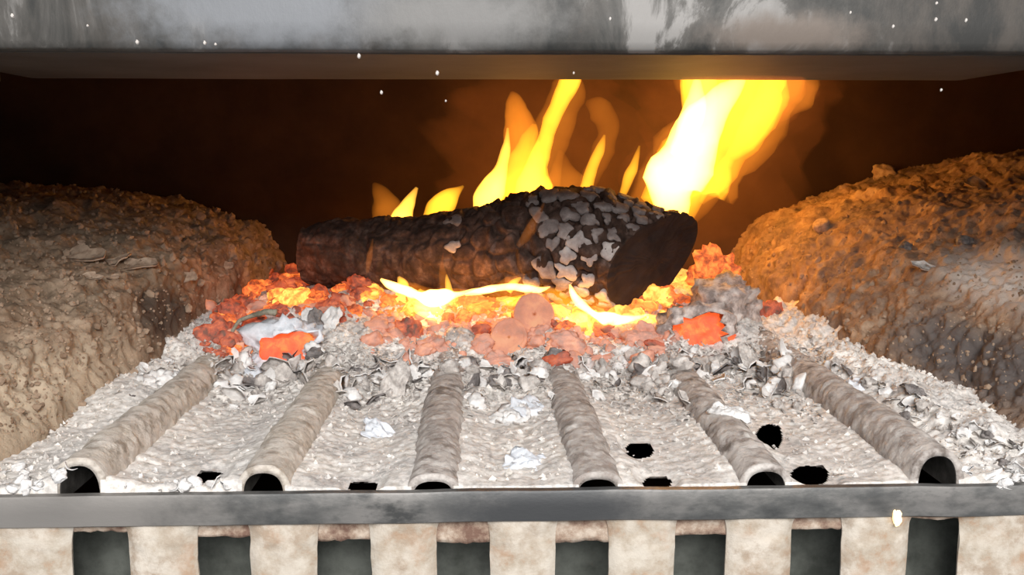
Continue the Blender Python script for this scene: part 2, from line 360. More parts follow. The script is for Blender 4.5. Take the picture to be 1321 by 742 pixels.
# steel baffle over the opening: front face, rounded bend, under-lip that turns back into the box
bf = empty('baffle_plate', (0.02, 0.0, 0.2045))
tag(bf, 'tarnished grey steel plate with a rolled lower edge across the top of the opening', 'steel plate')
xs = np.linspace(-0.37, 0.41, 241)
def corner(x):
    a = np.maximum(0, -0.264 - x); b = np.maximum(0, x - 0.290)
    return 1.1 * a * a / (a + 0.018) + 0.9 * b * b / (b + 0.03)
def sheet(prof, bend, mat, name):
    X = np.repeat(xs[:, None], len(prof), 1)
    Yp = np.repeat(np.array([p[0] for p in prof])[None], len(xs), 0); Zp = np.repeat(np.array([p[1] for p in prof])[None], len(xs), 0)
    wgt = np.array([p[2] for p in prof])[None]
    Zp = Zp + corner(X) * wgt
    P = np.stack([X, Yp, Zp], -1).reshape(-1, 3)
    dent = fbm(P * np.array([9, 9, 14]), 3, 77) * 0.0009
    P[:, 1] += dent; P[:, 2] += dent * 0.3
    o = obj(name, (P - np.array(bf.location)).tolist(), grid_faces(len(xs), len(prof)), mat, bf)
    m = o.modifiers.new('thick', 'SOLIDIFY'); m.thickness = 0.003; m.offset = 0 if name == 'lip' else 0
    return o
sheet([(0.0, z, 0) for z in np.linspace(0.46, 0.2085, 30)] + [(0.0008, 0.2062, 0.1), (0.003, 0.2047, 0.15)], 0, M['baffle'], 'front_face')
sheet([(0.003, 0.2047, 0.15)] + [(0.003 + 0.142 * t, 0.2047 - 0.0018 * t, 0.15 + 0.85 * t) for t in np.linspace(0.03, 1, 24)] + [(0.148, 0.2045, 1), (0.149, 0.208, 1), (0.149, 0.245, 1)], 0, M['lip'], 'lip')

v, f = box(-0.31, -0.2645, 0.100, 0.104, 0.1915, 0.215); v[4] = (-0.2645, 0.100, 0.197); v[6] = (-0.2645, 0.104, 0.197)
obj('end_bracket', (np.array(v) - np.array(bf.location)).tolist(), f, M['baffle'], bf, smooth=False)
# ------------------------------------------------------------------ fire grate: hollow ribs and slotted trays
gr = empty('fire_grate', (0.0, 0.0, -0.008))
tag(gr, 'cast iron fire grate with six hollow ash-crusted ribs running to the back', 'grate')
g0 = np.array(gr.location)
def rib(i):
    bx, bh = BARX[i], BARH[i]
    ys = np.linspace(-0.0045, 0.50, 320); th = np.linspace(0, math.pi, 34)
    Y, T = np.meshgrid(ys, th, indexing='ij')
    c = np.cos(T); s = np.sin(T)
    r = 0.0135
    X = bx - np.sign(c) * np.abs(c) ** 0.85 * r; bh = BORE[i] + 0.0038 + (bh - BORE[i] - 0.0038) * sst(0.0, 0.05, Y)
    Z = -0.006 + (bh + 0.006) * np.abs(s) ** 0.8
    P = np.stack([X, Y, Z], -1); n = grid_normals(P)
    if n[100, 17, 2] < 0: n = -n
    Q = P.reshape(-1, 3)
    ring = fbm(Q * np.array([40, 190, 40]), 3, 40 + i); med = fbm(Q * 60, 3, 50 + i); fine = fbm(Q * 260, 3, 60 + i)
    amp = sst(0.0, 0.03, Y).reshape(-1)
    Q = Q + n.reshape(-1, 3) * ((med * 0.0008 + ring * 0.0003 + fine * 0.0006) * (0.35 + 0.65 * amp))[:, None]
    inner = np.stack([bx + (X - bx) * 0.70, Y, -0.006 + (BORE[i] + 0.006) * np.abs(s) ** 0.6], -1)
    # outer skin, inner bore, thick front rim
    nu, nv = X.shape
    v = Q.tolist() + inner.reshape(-1, 3).tolist()
    f = grid_faces(nu, nv); off = nu * nv
    f += [(a + off, d + off, c_ + off, b_ + off) for (a, b_, c_, d) in grid_faces(nu, nv)]
    f += [(j, j + 1, off + j + 1, off + j) for j in range(nv - 1)]
    o = obj('grate_rib', (np.array(v) - g0).tolist(), f, M['bar_pale' if i < 2 else 'bar'], gr)
    me = o.data; me.materials.append(M['iron'])
    k = len(grid_faces(nu, nv)); idx = [0] * k + [1] * k + [0] * (nv - 1)
    me.polygons.foreach_set('material_index', idx)
for i in range(6): rib(i)
edges = [-0.262] + BARX + [0.30]
for i in range(7):
    x0 = edges[i] + (0.012 if i else 0); x1 = edges[i + 1] - (0.012 if i < 6 else 0)
    gx = np.arange(x0, x1 + 1e-6, (x1 - x0) / max(8, round((x1 - x0) / 0.0024))); gy = np.arange(0.001, 0.50, 0.0024)
    X, Y = np.meshgrid(gx, gy, indexing='ij'); Zt = np.full(X.shape, -0.0038)
    cx = (X[:-1, :-1] + X[1:, 1:]) / 2; cy = (Y[:-1, :-1] + Y[1:, 1:]) / 2
    keep = ~hole_mask(cx, cy, 1.45)
    o = obj('grate_tray', (np.stack([X, Y, Zt], -1).reshape(-1, 3) - g0).tolist(), grid_faces(*X.shape, keep=keep), M['bar'], gr)
    m = o.modifiers.new('thick', 'SOLIDIFY'); m.thickness = 0.0015; m.offset = -1

# the ash that fills the trays and heaps towards the fire
gx = np.arange(-0.275, 0.318, 0.00125); gy = np.arange(-0.0062, 0.548, 0.00135)
X, Y = np.meshgrid(gx, gy, indexing='ij'); Z = ash_h(X, Y)
cx = (X[:-1, :-1] + X[1:, 1:]) / 2; cy = (Y[:-1, :-1] + Y[1:, 1:]) / 2
nz = fbm(np.stack([cx, cy, 0 * cx], -1).reshape(-1, 3) * 160, 2, 3).reshape(cx.shape)
keep = ~hole_mask(cx + 0.0010 * nz, cy + 0.0014 * nz)
for bx in BARX: keep &= ~((np.abs(cx - bx) < 0.0098) & (cy < 0.21))
Z = Z + (-0.0028 - Z) * hole_near(X, Y)
Z[:, 0] = -0.008
ash = obj('loose_ash', np.stack([X, Y, Z], -1).reshape(-1, 3).tolist(), grid_faces(*X.shape, keep=keep), M['ash'])
tag(ash, 'pale powdery ash filling the troughs of the grate and heaped under the fire', 'ash', kind='stuff')

# ------------------------------------------------------------------ front grille: rail, uprights, crosspieces
fg = empty('front_grille', (0.02, -0.008, -0.09))
tag(fg, 'iron front grille with dark top rail and pale rusty uprights below the grate', 'grille')
q0 = np.array(fg.location)
def part_box(name, b, mat, bw, seg=2, nzamp=0.0):
    v, f = b; o = obj(name, (np.array(v) - q0).tolist(), f, mat, fg, smooth=True); bevel(o, bw, seg)
    return o
# rail: long bar with a slightly wavy worn face
xs2 = np.linspace(-0.285, 0.325, 300)
prof = [(-0.0062, -0.0158), (-0.0095, -0.0158), (-0.0112, -0.0148), (-0.0116, -0.008), (-0.0116, -0.0010), (-0.0110, 0.0000), (-0.0068, 0.0000), (-0.0062, -0.001)]
X = np.repeat(xs2[:, None], len(prof), 1); Yp = np.repeat(np.array([p[0] for p in prof])[None], 300, 0); Zp = np.repeat(np.array([p[1] for p in prof])[None], 300, 0)
wv = fbm(np.stack([xs2 * 30, 0 * xs2, 0 * xs2], 1), 3, 8)[:, None] * 0.0003
P = np.stack([X, Yp + wv, Zp + wv * 1.2], -1).reshape(-1, 3) - q0
ro = obj('rail', P.tolist(), grid_faces(300, len(prof), wrap=True), M['rail'], fg); ro['label'] = 'dark grey worn steel top rail'
def bevel_s(o): 
    m = o.modifiers.new('edge', 'EDGE_SPLIT'); m.split_angle = math.radians(40)
bevel_s(ro)
slots = [(90, 165), (253, 322), (408, 478), (563, 633), (717, 786), (871, 938), (1022, 1088), (1173, 1240)]
heads = [686, 692, 698, 700, 699, 690, 682, 669]
YU = -0.0085
def X_at(px, row=720): return at(px, row, YU).x
prev = X_at(-62)
ups = []
for a, b in slots: ups.append((prev, X_at(a))); prev = X_at(b)
ups.append((prev, X_at(1395)))
def upright(x0, x1, seed):
    zs = np.concatenate([np.linspace(-0.0154, -0.032, 14), np.linspace(-0.034, -0.118, 12)])
    us = np.linspace(-1, 1, 17); w = (x1 - x0) / 2; xc = (x0 + x1) / 2
    Zg, Ug = np.meshgrid(zs, us, indexing='ij')
    flare = 0.0022 * np.exp(-(-0.0154 - Zg) / 0.0035)
    Xg = xc + Ug * (w + flare)
    Yg = YU + 0.0028 * np.abs(Ug) ** 5 - 0.0008 * (1 - Ug ** 2)
    P = np.stack([Xg, Yg, Zg], -1).reshape(-1, 3)
    P[:, 1] -= fbm(P * 130, 3, seed) * 0.0006; P[:, 0] += fbm(P * 90, 2, seed + 4) * 0.0004 * np.abs(Ug.reshape(-1)) ** 3
    nu, nv = Zg.shape; back = P.copy(); back[:, 1] = -0.0045
    v = np.vstack([P, back]) - q0; off = nu * nv
    f = grid_faces(nu, nv)
    for i in range(nu - 1):
        f += [(i * nv, (i + 1) * nv, off + (i + 1) * nv, off + i * nv), (i * nv + nv - 1, off + i * nv + nv - 1, off + (i + 1) * nv + nv - 1, (i + 1) * nv + nv - 1)]
    o = obj('upright', v.tolist(), f, M['upright'], fg); bevel_s(o)
for k, (a, b) in enumerate(ups): upright(a, b, 100 + k)
for k, ((a, b), hd) in enumerate(zip(slots, heads)):
    x0, x1 = X_at(a) - 0.004, X_at(b) + 0.004; zt = -0.0140; zb = at((a + b) / 2, hd, -0.0045).z
    us = np.linspace(0, 1, 12); vs = np.linspace(0, 1, 7)
    Ug, Vg = np.meshgrid(us, vs, indexing='ij')
    P = np.stack([x0 + (x1 - x0) * Ug, -0.0030 + 0 * Ug, zt + (zb - zt) * Vg], -1).reshape(-1, 3)
    n = fbm(P * 220, 3, 140 + k); P[:, 1] += n * 0.0009; P[:, 2] += Vg.reshape(-1) * (n * 0.0006)
    o = obj('crosspiece', (P - q0).tolist(), grid_faces(12, 7), M['cross'], fg)
    m = o.modifiers.new('thick', 'SOLIDIFY'); m.thickness = 0.003; m.offset = -1 if k < 0 else 0

# drawer that catches the ash, seen through the grille
dw = empty('ash_pan', (0.02, 0.045, -0.12)); tag(dw, 'grey steel ash pan standing in the dark behind the grille', 'pan')
d0 = np.array(dw.location)
for nm, b in (('front_panel', box(-0.50, 0.54, 0.042, 0.046, -0.119, -0.030)), ('tray_bottom', box(-0.50, 0.54, 0.046, 0.50, -0.119, -0.116)), ('side_panel', box(-0.504, -0.50, 0.042, 0.50, -0.119, -0.05)), ('side_panel', box(0.54, 0.544, 0.042, 0.50, -0.119, -0.05))):
    v, f = b; bevel(obj(nm, (np.array(v) - d0).tolist(), f, M['soot' if nm == 'tray_bottom' else 'drawer'], dw, smooth=False), 0.001)  # dark tray bottom paints in the shade seen through the grate holes

# ------------------------------------------------------------------ the log
A = Vector((-0.155, 0.420, 0.066)); B = Vector((0.1435, 0.328, 0.0755))
ax = (B - A); L = ax.length; ax.normalize()
e1 = Vector((0, 0, 1)); e1 = (e1 - ax * e1.dot(ax)).normalized(); e2 = ax.cross(e1)
cutn = Vector((0.61, -0.73, -0.36)).normalized()
def log_pt(s, th, off=0.0):
    s = np.asarray(s, float); th = np.asarray(th, float)
    ss = np.clip(s, 0, 1.2)
    r = np.interp(ss, [0, 0.06, 0.15, 0.3, 0.45, 0.6, 0.72, 0.85, 1.0, 1.2], [0.024, 0.029, 0.0305, 0.031, 0.036, 0.043, 0.048, 0.0475, 0.041, 0.037])
    r = r * (1 + 0.05 * np.cos(2 * th + 0.6) + 0.035 * np.cos(3 * th + 2))
    arch = 0.007 * np.exp(-((ss - 0.74) / 0.2) ** 2) - 0.009 * sst(0.82, 1.08, ss)
    a0 = np.array(A); c = a0 + np.array(ax) * (ss * L)[..., None] + np.array([0, 0, 1.0]) * arch[..., None]
    rad = np.cos(th)[..., None] * np.array(e1) + np.sin(th)[..., None] * np.array(e2)
    return c + rad * (r + off)[..., None], rad
def groove(s, th):
    P = np.stack([s * 17, np.cos(th) * 2.1, np.sin(th) * 2.1], -1).reshape(-1, 3)
    P = P + 0.35 * np.stack([fbm(P * 0.8, 2, 3), fbm(P * 0.8, 2, 4), fbm(P * 0.8, 2, 6)], 1)
    f1, f2, _ = worley(P * np.array([1, 1.25, 1.25]), 5)
    g = np.clip((f2 - f1) / 0.22, 0, 1)
    long = fbm(P * np.array([2.4, 1.0, 1.0]), 3, 15)
    return (g.reshape(np.shape(s)), long.reshape(np.shape(s)))
def smax(th):
    lo = np.full(np.shape(th), 0.6); hi = np.full(np.shape(th), 1.2); b = np.array(B)
    for _ in range(26):
        md = (lo + hi) / 2; p, _r = log_pt(md, th); v = ((p - b) @ np.array(cutn)) > 0
        hi = np.where(v, md, hi); lo = np.where(v, lo, md)
    return (lo + hi) / 2
lg = empty('firewood_log', (0.0, 0.37, 0.03))
tag(lg, 'charred log with cracked bark and a sawn black end lying on the embers', 'log')
l0 = np.array(lg.location)
ns, nt_ = 300, 170
th = np.linspace(0, 2 * math.pi, nt_, endpoint=False); sm = smax(th)
Sg = np.linspace(0, 1, ns)[:, None] * sm[None, :]; Tg = np.repeat(th[None], ns, 0)
g, lng = groove(Sg, Tg)
endf = sst(0, 0.012, sm[None, :] - Sg); 
disp = (-(1 - g) * 0.0050 * sst(0.38, 0.68, Sg) - (1 - g) * 0.0009 + lng * 0.0022) * (0.3 + 0.7 * endf)
Pp, _ = log_pt(Sg, Tg, disp)
obj('charred_bark', (Pp.reshape(-1, 3) - l0).tolist(), grid_faces(ns, nt_, wrap=True), M['char'], lg)
def cap(ring, mat, name, inset, nrm):
    c = ring.mean(0); v = [ring]; f = []; n = len(ring); rings = 8
    for k in range(1, rings):
        t = 1 - k / rings; p = c + (ring - c) * t
        p = p + np.array(nrm) * (0.0012 * math.sin(k * 2.1) - (inset if k > 0 else 0)) + np.array(nrm) * (fbm(p * 120, 2, 9) * 0.001)[:, None]; v.append(p)
    v = np.vstack(v + [c[None]]); 
    f = grid_faces(rings, n, wrap=True); last = (rings - 1) * n
    f += [(last + j, rings * n, last + (j + 1) % n) for j in range(n)]
    return obj(name, (v - l0).tolist(), f, mat, lg)
cap(Pp[-1], M['cut'], 'sawn_end', 0.0006, cutn)['label'] = 'smooth black sawn end face'
cap(Pp[0], M['cut'], 'far_end', 0.0, -ax)
# ash scales left standing on the char blocks near the sawn end
rs = random.Random(5)
sgn = 1 if (np.array(e2) @ np.array([0, -1, 0])) > 0 else -1
seeds = []
for _ in range(5000):
    u = rs.uniform(0.46, 1.06) * L; v = rs.uniform(0.0, 2.85) * 0.045
    dn_ = 0.0165 - 0.0030 * (u / L > 0.85)
    if all((u - a_) ** 2 + ((v - b_) * 1.25) ** 2 > (dn_ * 0.86) ** 2 for a_, b_ in seeds): seeds.append((u, v))
for k, (u, v) in enumerate(seeds):
    s_ = u / L; t_ = v / 0.045
    chance = 0.30 + 0.62 * float(sst(0.62, 0.86, s_)) 
    if rs.random() > chance: continue
    n = 26; aa = np.linspace(0, 2 * math.pi, n, endpoint=False); rad = np.full(n, 0.0130 if s_ > 0.8 else 0.0100)
    for (a_, b_) in seeds:
        du, dv = a_ - u, b_ - v; dd = math.hypot(du, dv)
        if 0 < dd < 0.03:
            c_ = (du * np.cos(aa) + dv * np.sin(aa)) / dd
            rad = np.where(c_ > 0.05, np.minimum(rad, (dd / 2 - 0.0006) / np.maximum(c_, 0.05)), rad)
    wv_ = fbm(np.stack([np.cos(aa) * 1.6 + k * 3.3, np.sin(aa) * 1.6, 0 * aa], 1), 3, 61)
    shrink = rs.uniform(0.62, 1.0)
    rad = np.maximum(rad * (shrink + 0.55 * wv_), 0.0012)
    rad = (np.roll(rad, 1) + 2 * rad + np.roll(rad, -1)) / 4
    rings = []
    for q, off in ((0.97, -0.003), (1.0, 0.0001), (0.86, 0.0009), (0.45, 0.0011)):
        ss_ = s_ + rad * q * np.cos(aa) / L; tt_ = (t_ + rad * q * np.sin(aa) / 0.045) * sgn
        ss_ = np.minimum(ss_, smax(tt_) - 0.004)
        pp, _ = log_pt(ss_, tt_, np.full(n, off)); rings.append(pp)
    if s_ > float(smax(np.array([t_ * sgn]))[0]) - 0.012: continue
    cc, _ = log_pt(np.array([s_]), np.array([t_ * sgn]), np.array([0.0012])); vv = np.vstack(rings + [cc])
    f = grid_faces(4, n, wrap=True) + [(3 * n + j, 4 * n, 3 * n + (j + 1) % n) for j in range(n)]
    if sgn < 0: f = [tuple(reversed(q)) for q in f]
    obj('ash_scale', (vv - l0).tolist(), f, M['scale_pale' if s_ > 0.78 and t_ > 1.25 else 'scale_ash'], lg)

# ------------------------------------------------------------------ loose pieces: lumps, flakes, discs
import bmesh
def ico(sub):
    bm = bmesh.new(); bmesh.ops.create_icosphere(bm, subdivisions=sub, radius=1.0)
    v = np.array([q.co[:] for q in bm.verts]); f = [[q.index for q in p.verts] for p in bm.faces]; bm.free(); return v, f
IV, IF = ico(3); IV2, IF2 = ico(2); IV1, IF1 = ico(1)
def lump_mesh(name, size, seed, mat, rough=0.28, blocky=0.5, fine=False):
    v = IV.copy() if not fine else ICO4[0].copy(); f = IF if not fine else ICO4[1]
    n = v / np.linalg.norm(v, axis=1, keepdims=True)
    cube = n / np.max(np.abs(n), axis=1, keepdims=True)
    v = n * (1 - blocky) + cube * 0.8 * blocky
    d = fbm(n * 1.4 + seed * 3.1, 3, seed) * rough
    f1, f2, _ = worley(n * 1.9 + seed, seed + 2)
    d = d - np.clip(0.16 - (f2 - f1), 0, 1) * rough * 1.8 + fbm(n * 6 + seed, 3, seed + 7) * rough * 0.22
    v = (v + n * d[:, None]) * np.array(size) * 0.5
    return mesh_data(name, v.tolist(), f, mat, True)
ICO4 = ico(4)
def flake_mesh(name, size, seed, mat, curl=0.35, thick=0.10):
    r = random.Random(seed); n = 14; aa = np.linspace(0, 2 * math.pi, n, endpoint=False)
    rad = 1 + 0.20 * np.cos(2 * aa + r.uniform(0, 6)) + 0.16 * np.cos(3 * aa + r.uniform(0, 6)) + 0.12 * np.cos(5 * aa + r.uniform(0, 6)) + np.array([r.uniform(-.10, .10) for _ in aa])
    P = []
    for q in (1.0, 0.66, 0.33):
        P.append(np.stack([rad * q * np.cos(aa), rad * q * np.sin(aa), 0 * aa], 1))
    P = np.vstack(P + [np.zeros((1, 3))])
    ca = r.uniform(0, 3); w = P[:, 0] * math.cos(ca) + P[:, 1] * math.sin(ca)
    P[:, 2] = curl * w * w * (1 if r.random() < 0.7 else -1) + fbm(P * 1.6 + seed, 3, seed) * 0.14
    f = grid_faces(3, n, wrap=True) + [(2 * n + j, 3 * n, 2 * n + (j + 1) % n) for j in range(n)]
    m = len(P); lo = P - np.array([0, 0, thick]); lo[:, :2] *= 0.97
    v = np.vstack([P, lo]); f2 = [tuple(m + i for i in reversed(q)) for q in f]
    rim = [(j, (j + 1) % n, m + (j + 1) % n, m + j) for j in range(n)]
    return mesh_data(name, (v * np.array(size) * 0.5).tolist(), f + f2 + [tuple(reversed(q)) for q in rim], mat, True)
def disc_mesh(name, d, seed, mat):
    """round slice of a burnt branch: growth rings, raised rim"""
    n = 40; aa = np.linspace(0, 2 * math.pi, n, endpoint=False); R = []
    wob = 1 + 0.05 * np.cos(2 * aa + seed) + 0.04 * np.cos(3 * aa + 2 * seed)
    prof = [(0.86, -0.32), (1.0, -0.22), (1.0, 0.0), (0.93, 0.07), (0.83, 0.03), (0.74, 0.0), (0.64, 0.05), (0.54, 0.0), (0.42, 0.05), (0.30, -0.01), (0.16, 0.04), (0.04, 0.0)]
    for (q, z) in prof: R.append(np.stack([wob * q * np.cos(aa) + 0.05 * (1 - q), wob * q * np.sin(aa), np.full(n, z)], 1))
    v = np.vstack(R); v[:, 2] += fbm(v * 2.5 + seed, 3, seed) * 0.06
    f = grid_faces(len(prof), n, wrap=True) + [tuple(range((len(prof) - 1) * n, len(prof) * n))]
    return mesh_data(name, (v * d * 0.5).tolist(), f, mat, True)

def put(name, me, px, py, label, cat, group=None, lift=0.0, rot=None, Y=None):
    """stand a piece on the ash where the pixel's sight line meets it"""
    p = hit(px, py) if Y is None else at(px, py, Y)
    o = link(name, me); o.location = p + Vector((0, 0, lift))
    if rot is not None: o.rotation_euler = rot
    tag(o, label, cat, group); return o
def sz(px, py): return (hit(px, py).y - CAM.y) / F

# burning pieces with a look of their own: (name, px, row, w px, h px, material, shape, label)
R = math.radians
named = [
    ('ember', 372, 392, 62, 44, 'e_hot', 'lump', 'yellow-hot ember beside the tip of the bent ash-coated twig'),
    ('ember', 335, 378, 46, 40, 'e_orange', 'lump', 'rounded orange ember behind the bent ash-coated twig'),
    ('ember', 412, 398, 48, 32, 'e_orange', 'lump', 'orange ember block just beyond the yellow-hot one by the twig'),
    ('ember', 372, 357, 62, 13, 'e_red', 'lump', 'flat red ember strip lying near the thin end of the log'),
    ('ember', 300, 408, 40, 34, 'e_red', 'lump', 'dull red ember block below the crusted ledge, outside the twig'),
    ('ember', 276, 436, 52, 46, 'e_red', 'lump', 'big dull red block at the foot of the crusted ledge'),
    ('ember', 330, 426, 50, 32, 'e_red', 'lump', 'red ember tucked under the bent ash-coated twig'),
    ('ember', 466, 376, 50, 44, 'e_red', 'lump', 'pinkish red ember under the thin end of the log'),
    ('ember', 452, 362, 34, 16, 'e_red', 'lump', 'small bright red ember sliver touching the log near its thin end'),
    ('ember', 555, 393, 76, 34, 'e_hot', 'lump', 'blazing yellow ember below the white flame band'),
    ('ember', 505, 396, 40, 30, 'e_orange', 'lump', 'orange ember at the thin-end side of the blazing yellow one'),
    ('ember', 612, 398, 56, 34, 'e_orange', 'lump', 'orange ember between the blazing yellow ember and the ringed discs'),
    ('ember', 560, 352, 66, 18, 'e_orange', 'lump', 'orange ember sliver pressed under the middle of the log'),
    ('ember', 628, 356, 54, 22, 'e_red', 'lump', 'reddish ember block under the log above the white flame band'),
    ('ember', 682, 352, 40, 24, 'e_red', 'lump', 'small rosy ember under the log at its thickest part'),
    ('ember', 690, 384, 44, 24, 'e_hot', 'lump', 'yellow ember above the upper ringed disc'),
    ('ember', 742, 392, 60, 30, 'e_hot', 'lump', 'yellow ember leaning on the upper ringed disc, towards the sawn end'),
    ('ember', 760, 422, 62, 44, 'e_hot', 'lump', 'pale yellow ember in front of the log near the sawn end'),
    ('ember', 806, 418, 54, 30, 'e_hot', 'lump', 'yellow ember at the foot of the sawn end'),
    ('ember', 730, 446, 60, 34, 'e_pink', 'lump', 'pink ash-skinned coal below the pale yellow ember'),
    ('ember', 600, 416, 44, 30, 'e_orange', 'lump', 'orange block with upright grain beside the lower ringed disc'),
    ('ember', 530, 432, 40, 44, 'e_red', 'lump', 'red split coal showing upright fibres below the blazing yellow ember'),
    ('ember', 558, 452, 44, 36, 'e_pink', 'lump', 'pinkish coal in the grey ash beside the grey lens-shaped flake'),
    ('ember', 826, 440, 56, 26, 'e_pink', 'lump', 'pink coal between the sawn end and the hollow glowing lump'),
    ('ember', 496, 420, 36, 30, 'e_pink', 'lump', 'dim rosy coal at the edge of the grey heap'),
    ('ember', 640, 470, 60, 18, 'e_pink', 'lump', 'flat rosy coal below the lower ringed disc'),
    ('ember', 992, 408, 44, 40, 'e_red', 'lump', 'dull orange coal leaning on the brown ledge'),
    ('ember', 700, 430, 34, 26, 'e_pink', 'lump', 'rosy coal next to the two ringed discs'),
    ('charcoal_slab', 730, 372, 66, 22, 'scale_ash', 'lump', 'greyish pink slab of charcoal under the log'),
    ('charcoal_slab', 790, 388, 84, 18, 'scale_ash', 'lump', 'long ash-grey slab slanting under the sawn end of the log'),
    ('charcoal_slab', 430, 372, 60, 24, 'flake_dark', 'lump', 'brown-grey charred slab behind the orange embers'),
]
for k, (nm, px, py, w, h, mt, shp, lab) in enumerate(named):
    m_ = sz(px, py) * 0.86; ws, hs = w * m_, h * m_
    me = lump_mesh(nm, (ws, max(hs * 0.9, ws * 0.5), hs * 1.1), 200 + k, M[mt], 0.36, 0.5, True)
    put(nm, me, px, py, lab, 'ember' if nm == 'ember' else 'charcoal', lift=hs * 0.05, rot=(R(random.uniform(-8, 8)), R(random.uniform(-10, 10)), R(random.uniform(-25, 25))))
discs = [(688, 413, 56, 'e_disc', 'round ringed charcoal disc with a bright rim, the upper of two'), (655, 444, 54, 'e_disc', 'round ringed charcoal disc lying in front, the lower of two')]
for k, (px, py, d, mt, lab) in enumerate(discs):
    m_ = sz(px, py); put('charcoal_disc', disc_mesh('charcoal_disc', d * m_, 3 + k, M[mt]), px, py + 8, lab, 'charcoal', lift=0.010, rot=(R(52), R(12 - 30 * k), R(-10)))
# orange burning piece standing beyond the sawn end
me = lump_mesh('ember', (0.044, 0.024, 0.040), 301, M['e_orange'], 0.4, 0.45, True)
put('ember', me, 928, 352, 'bright orange burning chunk beyond the sawn end of the log', 'ember', Y=0.37, rot=(0, R(28), 0))

# hollow ash-crusted lumps that glow inside
def hollow_lump(px, py, w, h, seed, label, hole_dir, hole_r, ashmat, Y=None):
    m_ = sz(px, py); p = hit(px, py)
    root = empty('hollow_coal', p); tag(root, label, 'coal')
    v, f = ICO4; n = v / np.linalg.norm(v, axis=1, keepdims=True)
    hd = np.array(Vector(hole_dir).normalized())
    cube = n / np.max(np.abs(n), axis=1, keepdims=True)
    d = fbm(n * 1.6 + seed, 3, seed) * 0.30 + fbm(n * 5 + seed, 3, seed + 1) * 0.10
    f1, f2, _ = worley(n * 2.4 + seed, seed); d -= np.clip(0.14 - (f2 - f1), 0, 1) * 0.9; d += 0.10 - np.abs(fbm(n * 4.5 + seed, 3, seed + 12)) * 0.30
    q = (n * 0.55 + cube * 0.36 + n * d[:, None]) * np.array([w * m_, w * m_ * 0.8, h * m_]) * 0.62
    ang = np.arccos(np.clip(n @ hd, -1, 1)) + fbm(n * 3, 2, seed + 4) * 0.16
    inside = ang < hole_r
    faces = [t for t in f if not all(inside[i] for i in t)]
    o = obj('ash_crust', q.tolist(), faces, ashmat, root)
    mm = o.modifiers.new('thick', 'SOLIDIFY'); mm.thickness = 0.0016; mm.offset = -1
    core = (n * 0.5 + cube * 0.3 + n * (fbm(n * 2.2 + seed * 2, 3, seed + 8) * 0.25)[:, None]) * np.array([w * m_, w * m_ * 0.8, h * m_]) * 0.52
    c = obj('glowing_core', core.tolist(), f, M['e_core'], root); c['label'] = 'orange glowing core'
    return root
hollow_lump(374, 452, 92, 62, 401, 'hollow pale ash lump with an orange glow inside, below the twig', (0.0, -1, 0.30), 0.80, M['flake_blue'])
hollow_lump(900, 430, 88, 70, 417, 'hollow pinkish ash lump with a red glow inside, in front of the sawn end', (-0.12, -1, 0.05), 0.80, M['flake_pink'])
# big crumpled ash lump right of the hollow one
me = lump_mesh('ash_lump', (0.058, 0.046, 0.046), 433, M['flake_pink'], 0.42, 0.4, True)
put('ash_lump', me, 940, 398, 'large crumpled grey ash lump leaning below the orange chunk', 'ash lump', lift=0.004, rot=(0, R(-12), R(20)))

# bent twig coated with ash: curve from the heap up to the yellow ember
tw = [(297, 455), (298, 430), (308, 414), (326, 407), (345, 402), (356, 404)]
Yt = hit(320, 425).y - 0.018
tp = np.array([at(px, py, Yt) for px, py in tw]); tr = np.array([0.6, 0.8, 0.9, 1.1, 1.4, 1.7]) * 0.0017
tt_ = np.linspace(0, 5, 41); tc_ = np.stack([np.interp(tt_, np.arange(6), tp[:, q]) for q in range(3)], 1); rr_ = np.interp(tt_, np.arange(6), tr)
for _ in range(3): tc_[1:-1] = (tc_[:-2] + 2 * tc_[1:-1] + tc_[2:]) / 4
tg_ = np.gradient(tc_, axis=0); tg_ /= np.linalg.norm(tg_, axis=1, keepdims=True); s1_ = np.cross(tg_, [0, 1.0, 0]); s1_ /= np.linalg.norm(s1_, axis=1, keepdims=True)
aa = np.linspace(0, 2 * math.pi, 12, endpoint=False)
vv = (tc_[:, None] + (s1_[:, None] * np.cos(aa)[None, :, None] + np.array([0, 1.0, 0]) * np.sin(aa)[None, :, None]) * rr_[:, None, None]).reshape(-1, 3)
vv += fbm(vv * 300, 2, 8)[:, None] * 0.0003
vv = np.vstack([vv, tc_[-1] + tg_[-1] * 0.001]); f = grid_faces(41, 12, wrap=True) + [(480 + j, 492, 480 + (j + 1) % 12) for j in range(12)]
tag(obj('bent_twig', (vv - tc_[0]).tolist(), f, M['wire'], loc=tc_[0]), 'thin bent grey-green twig arching over the embers at the heap edge', 'twig')

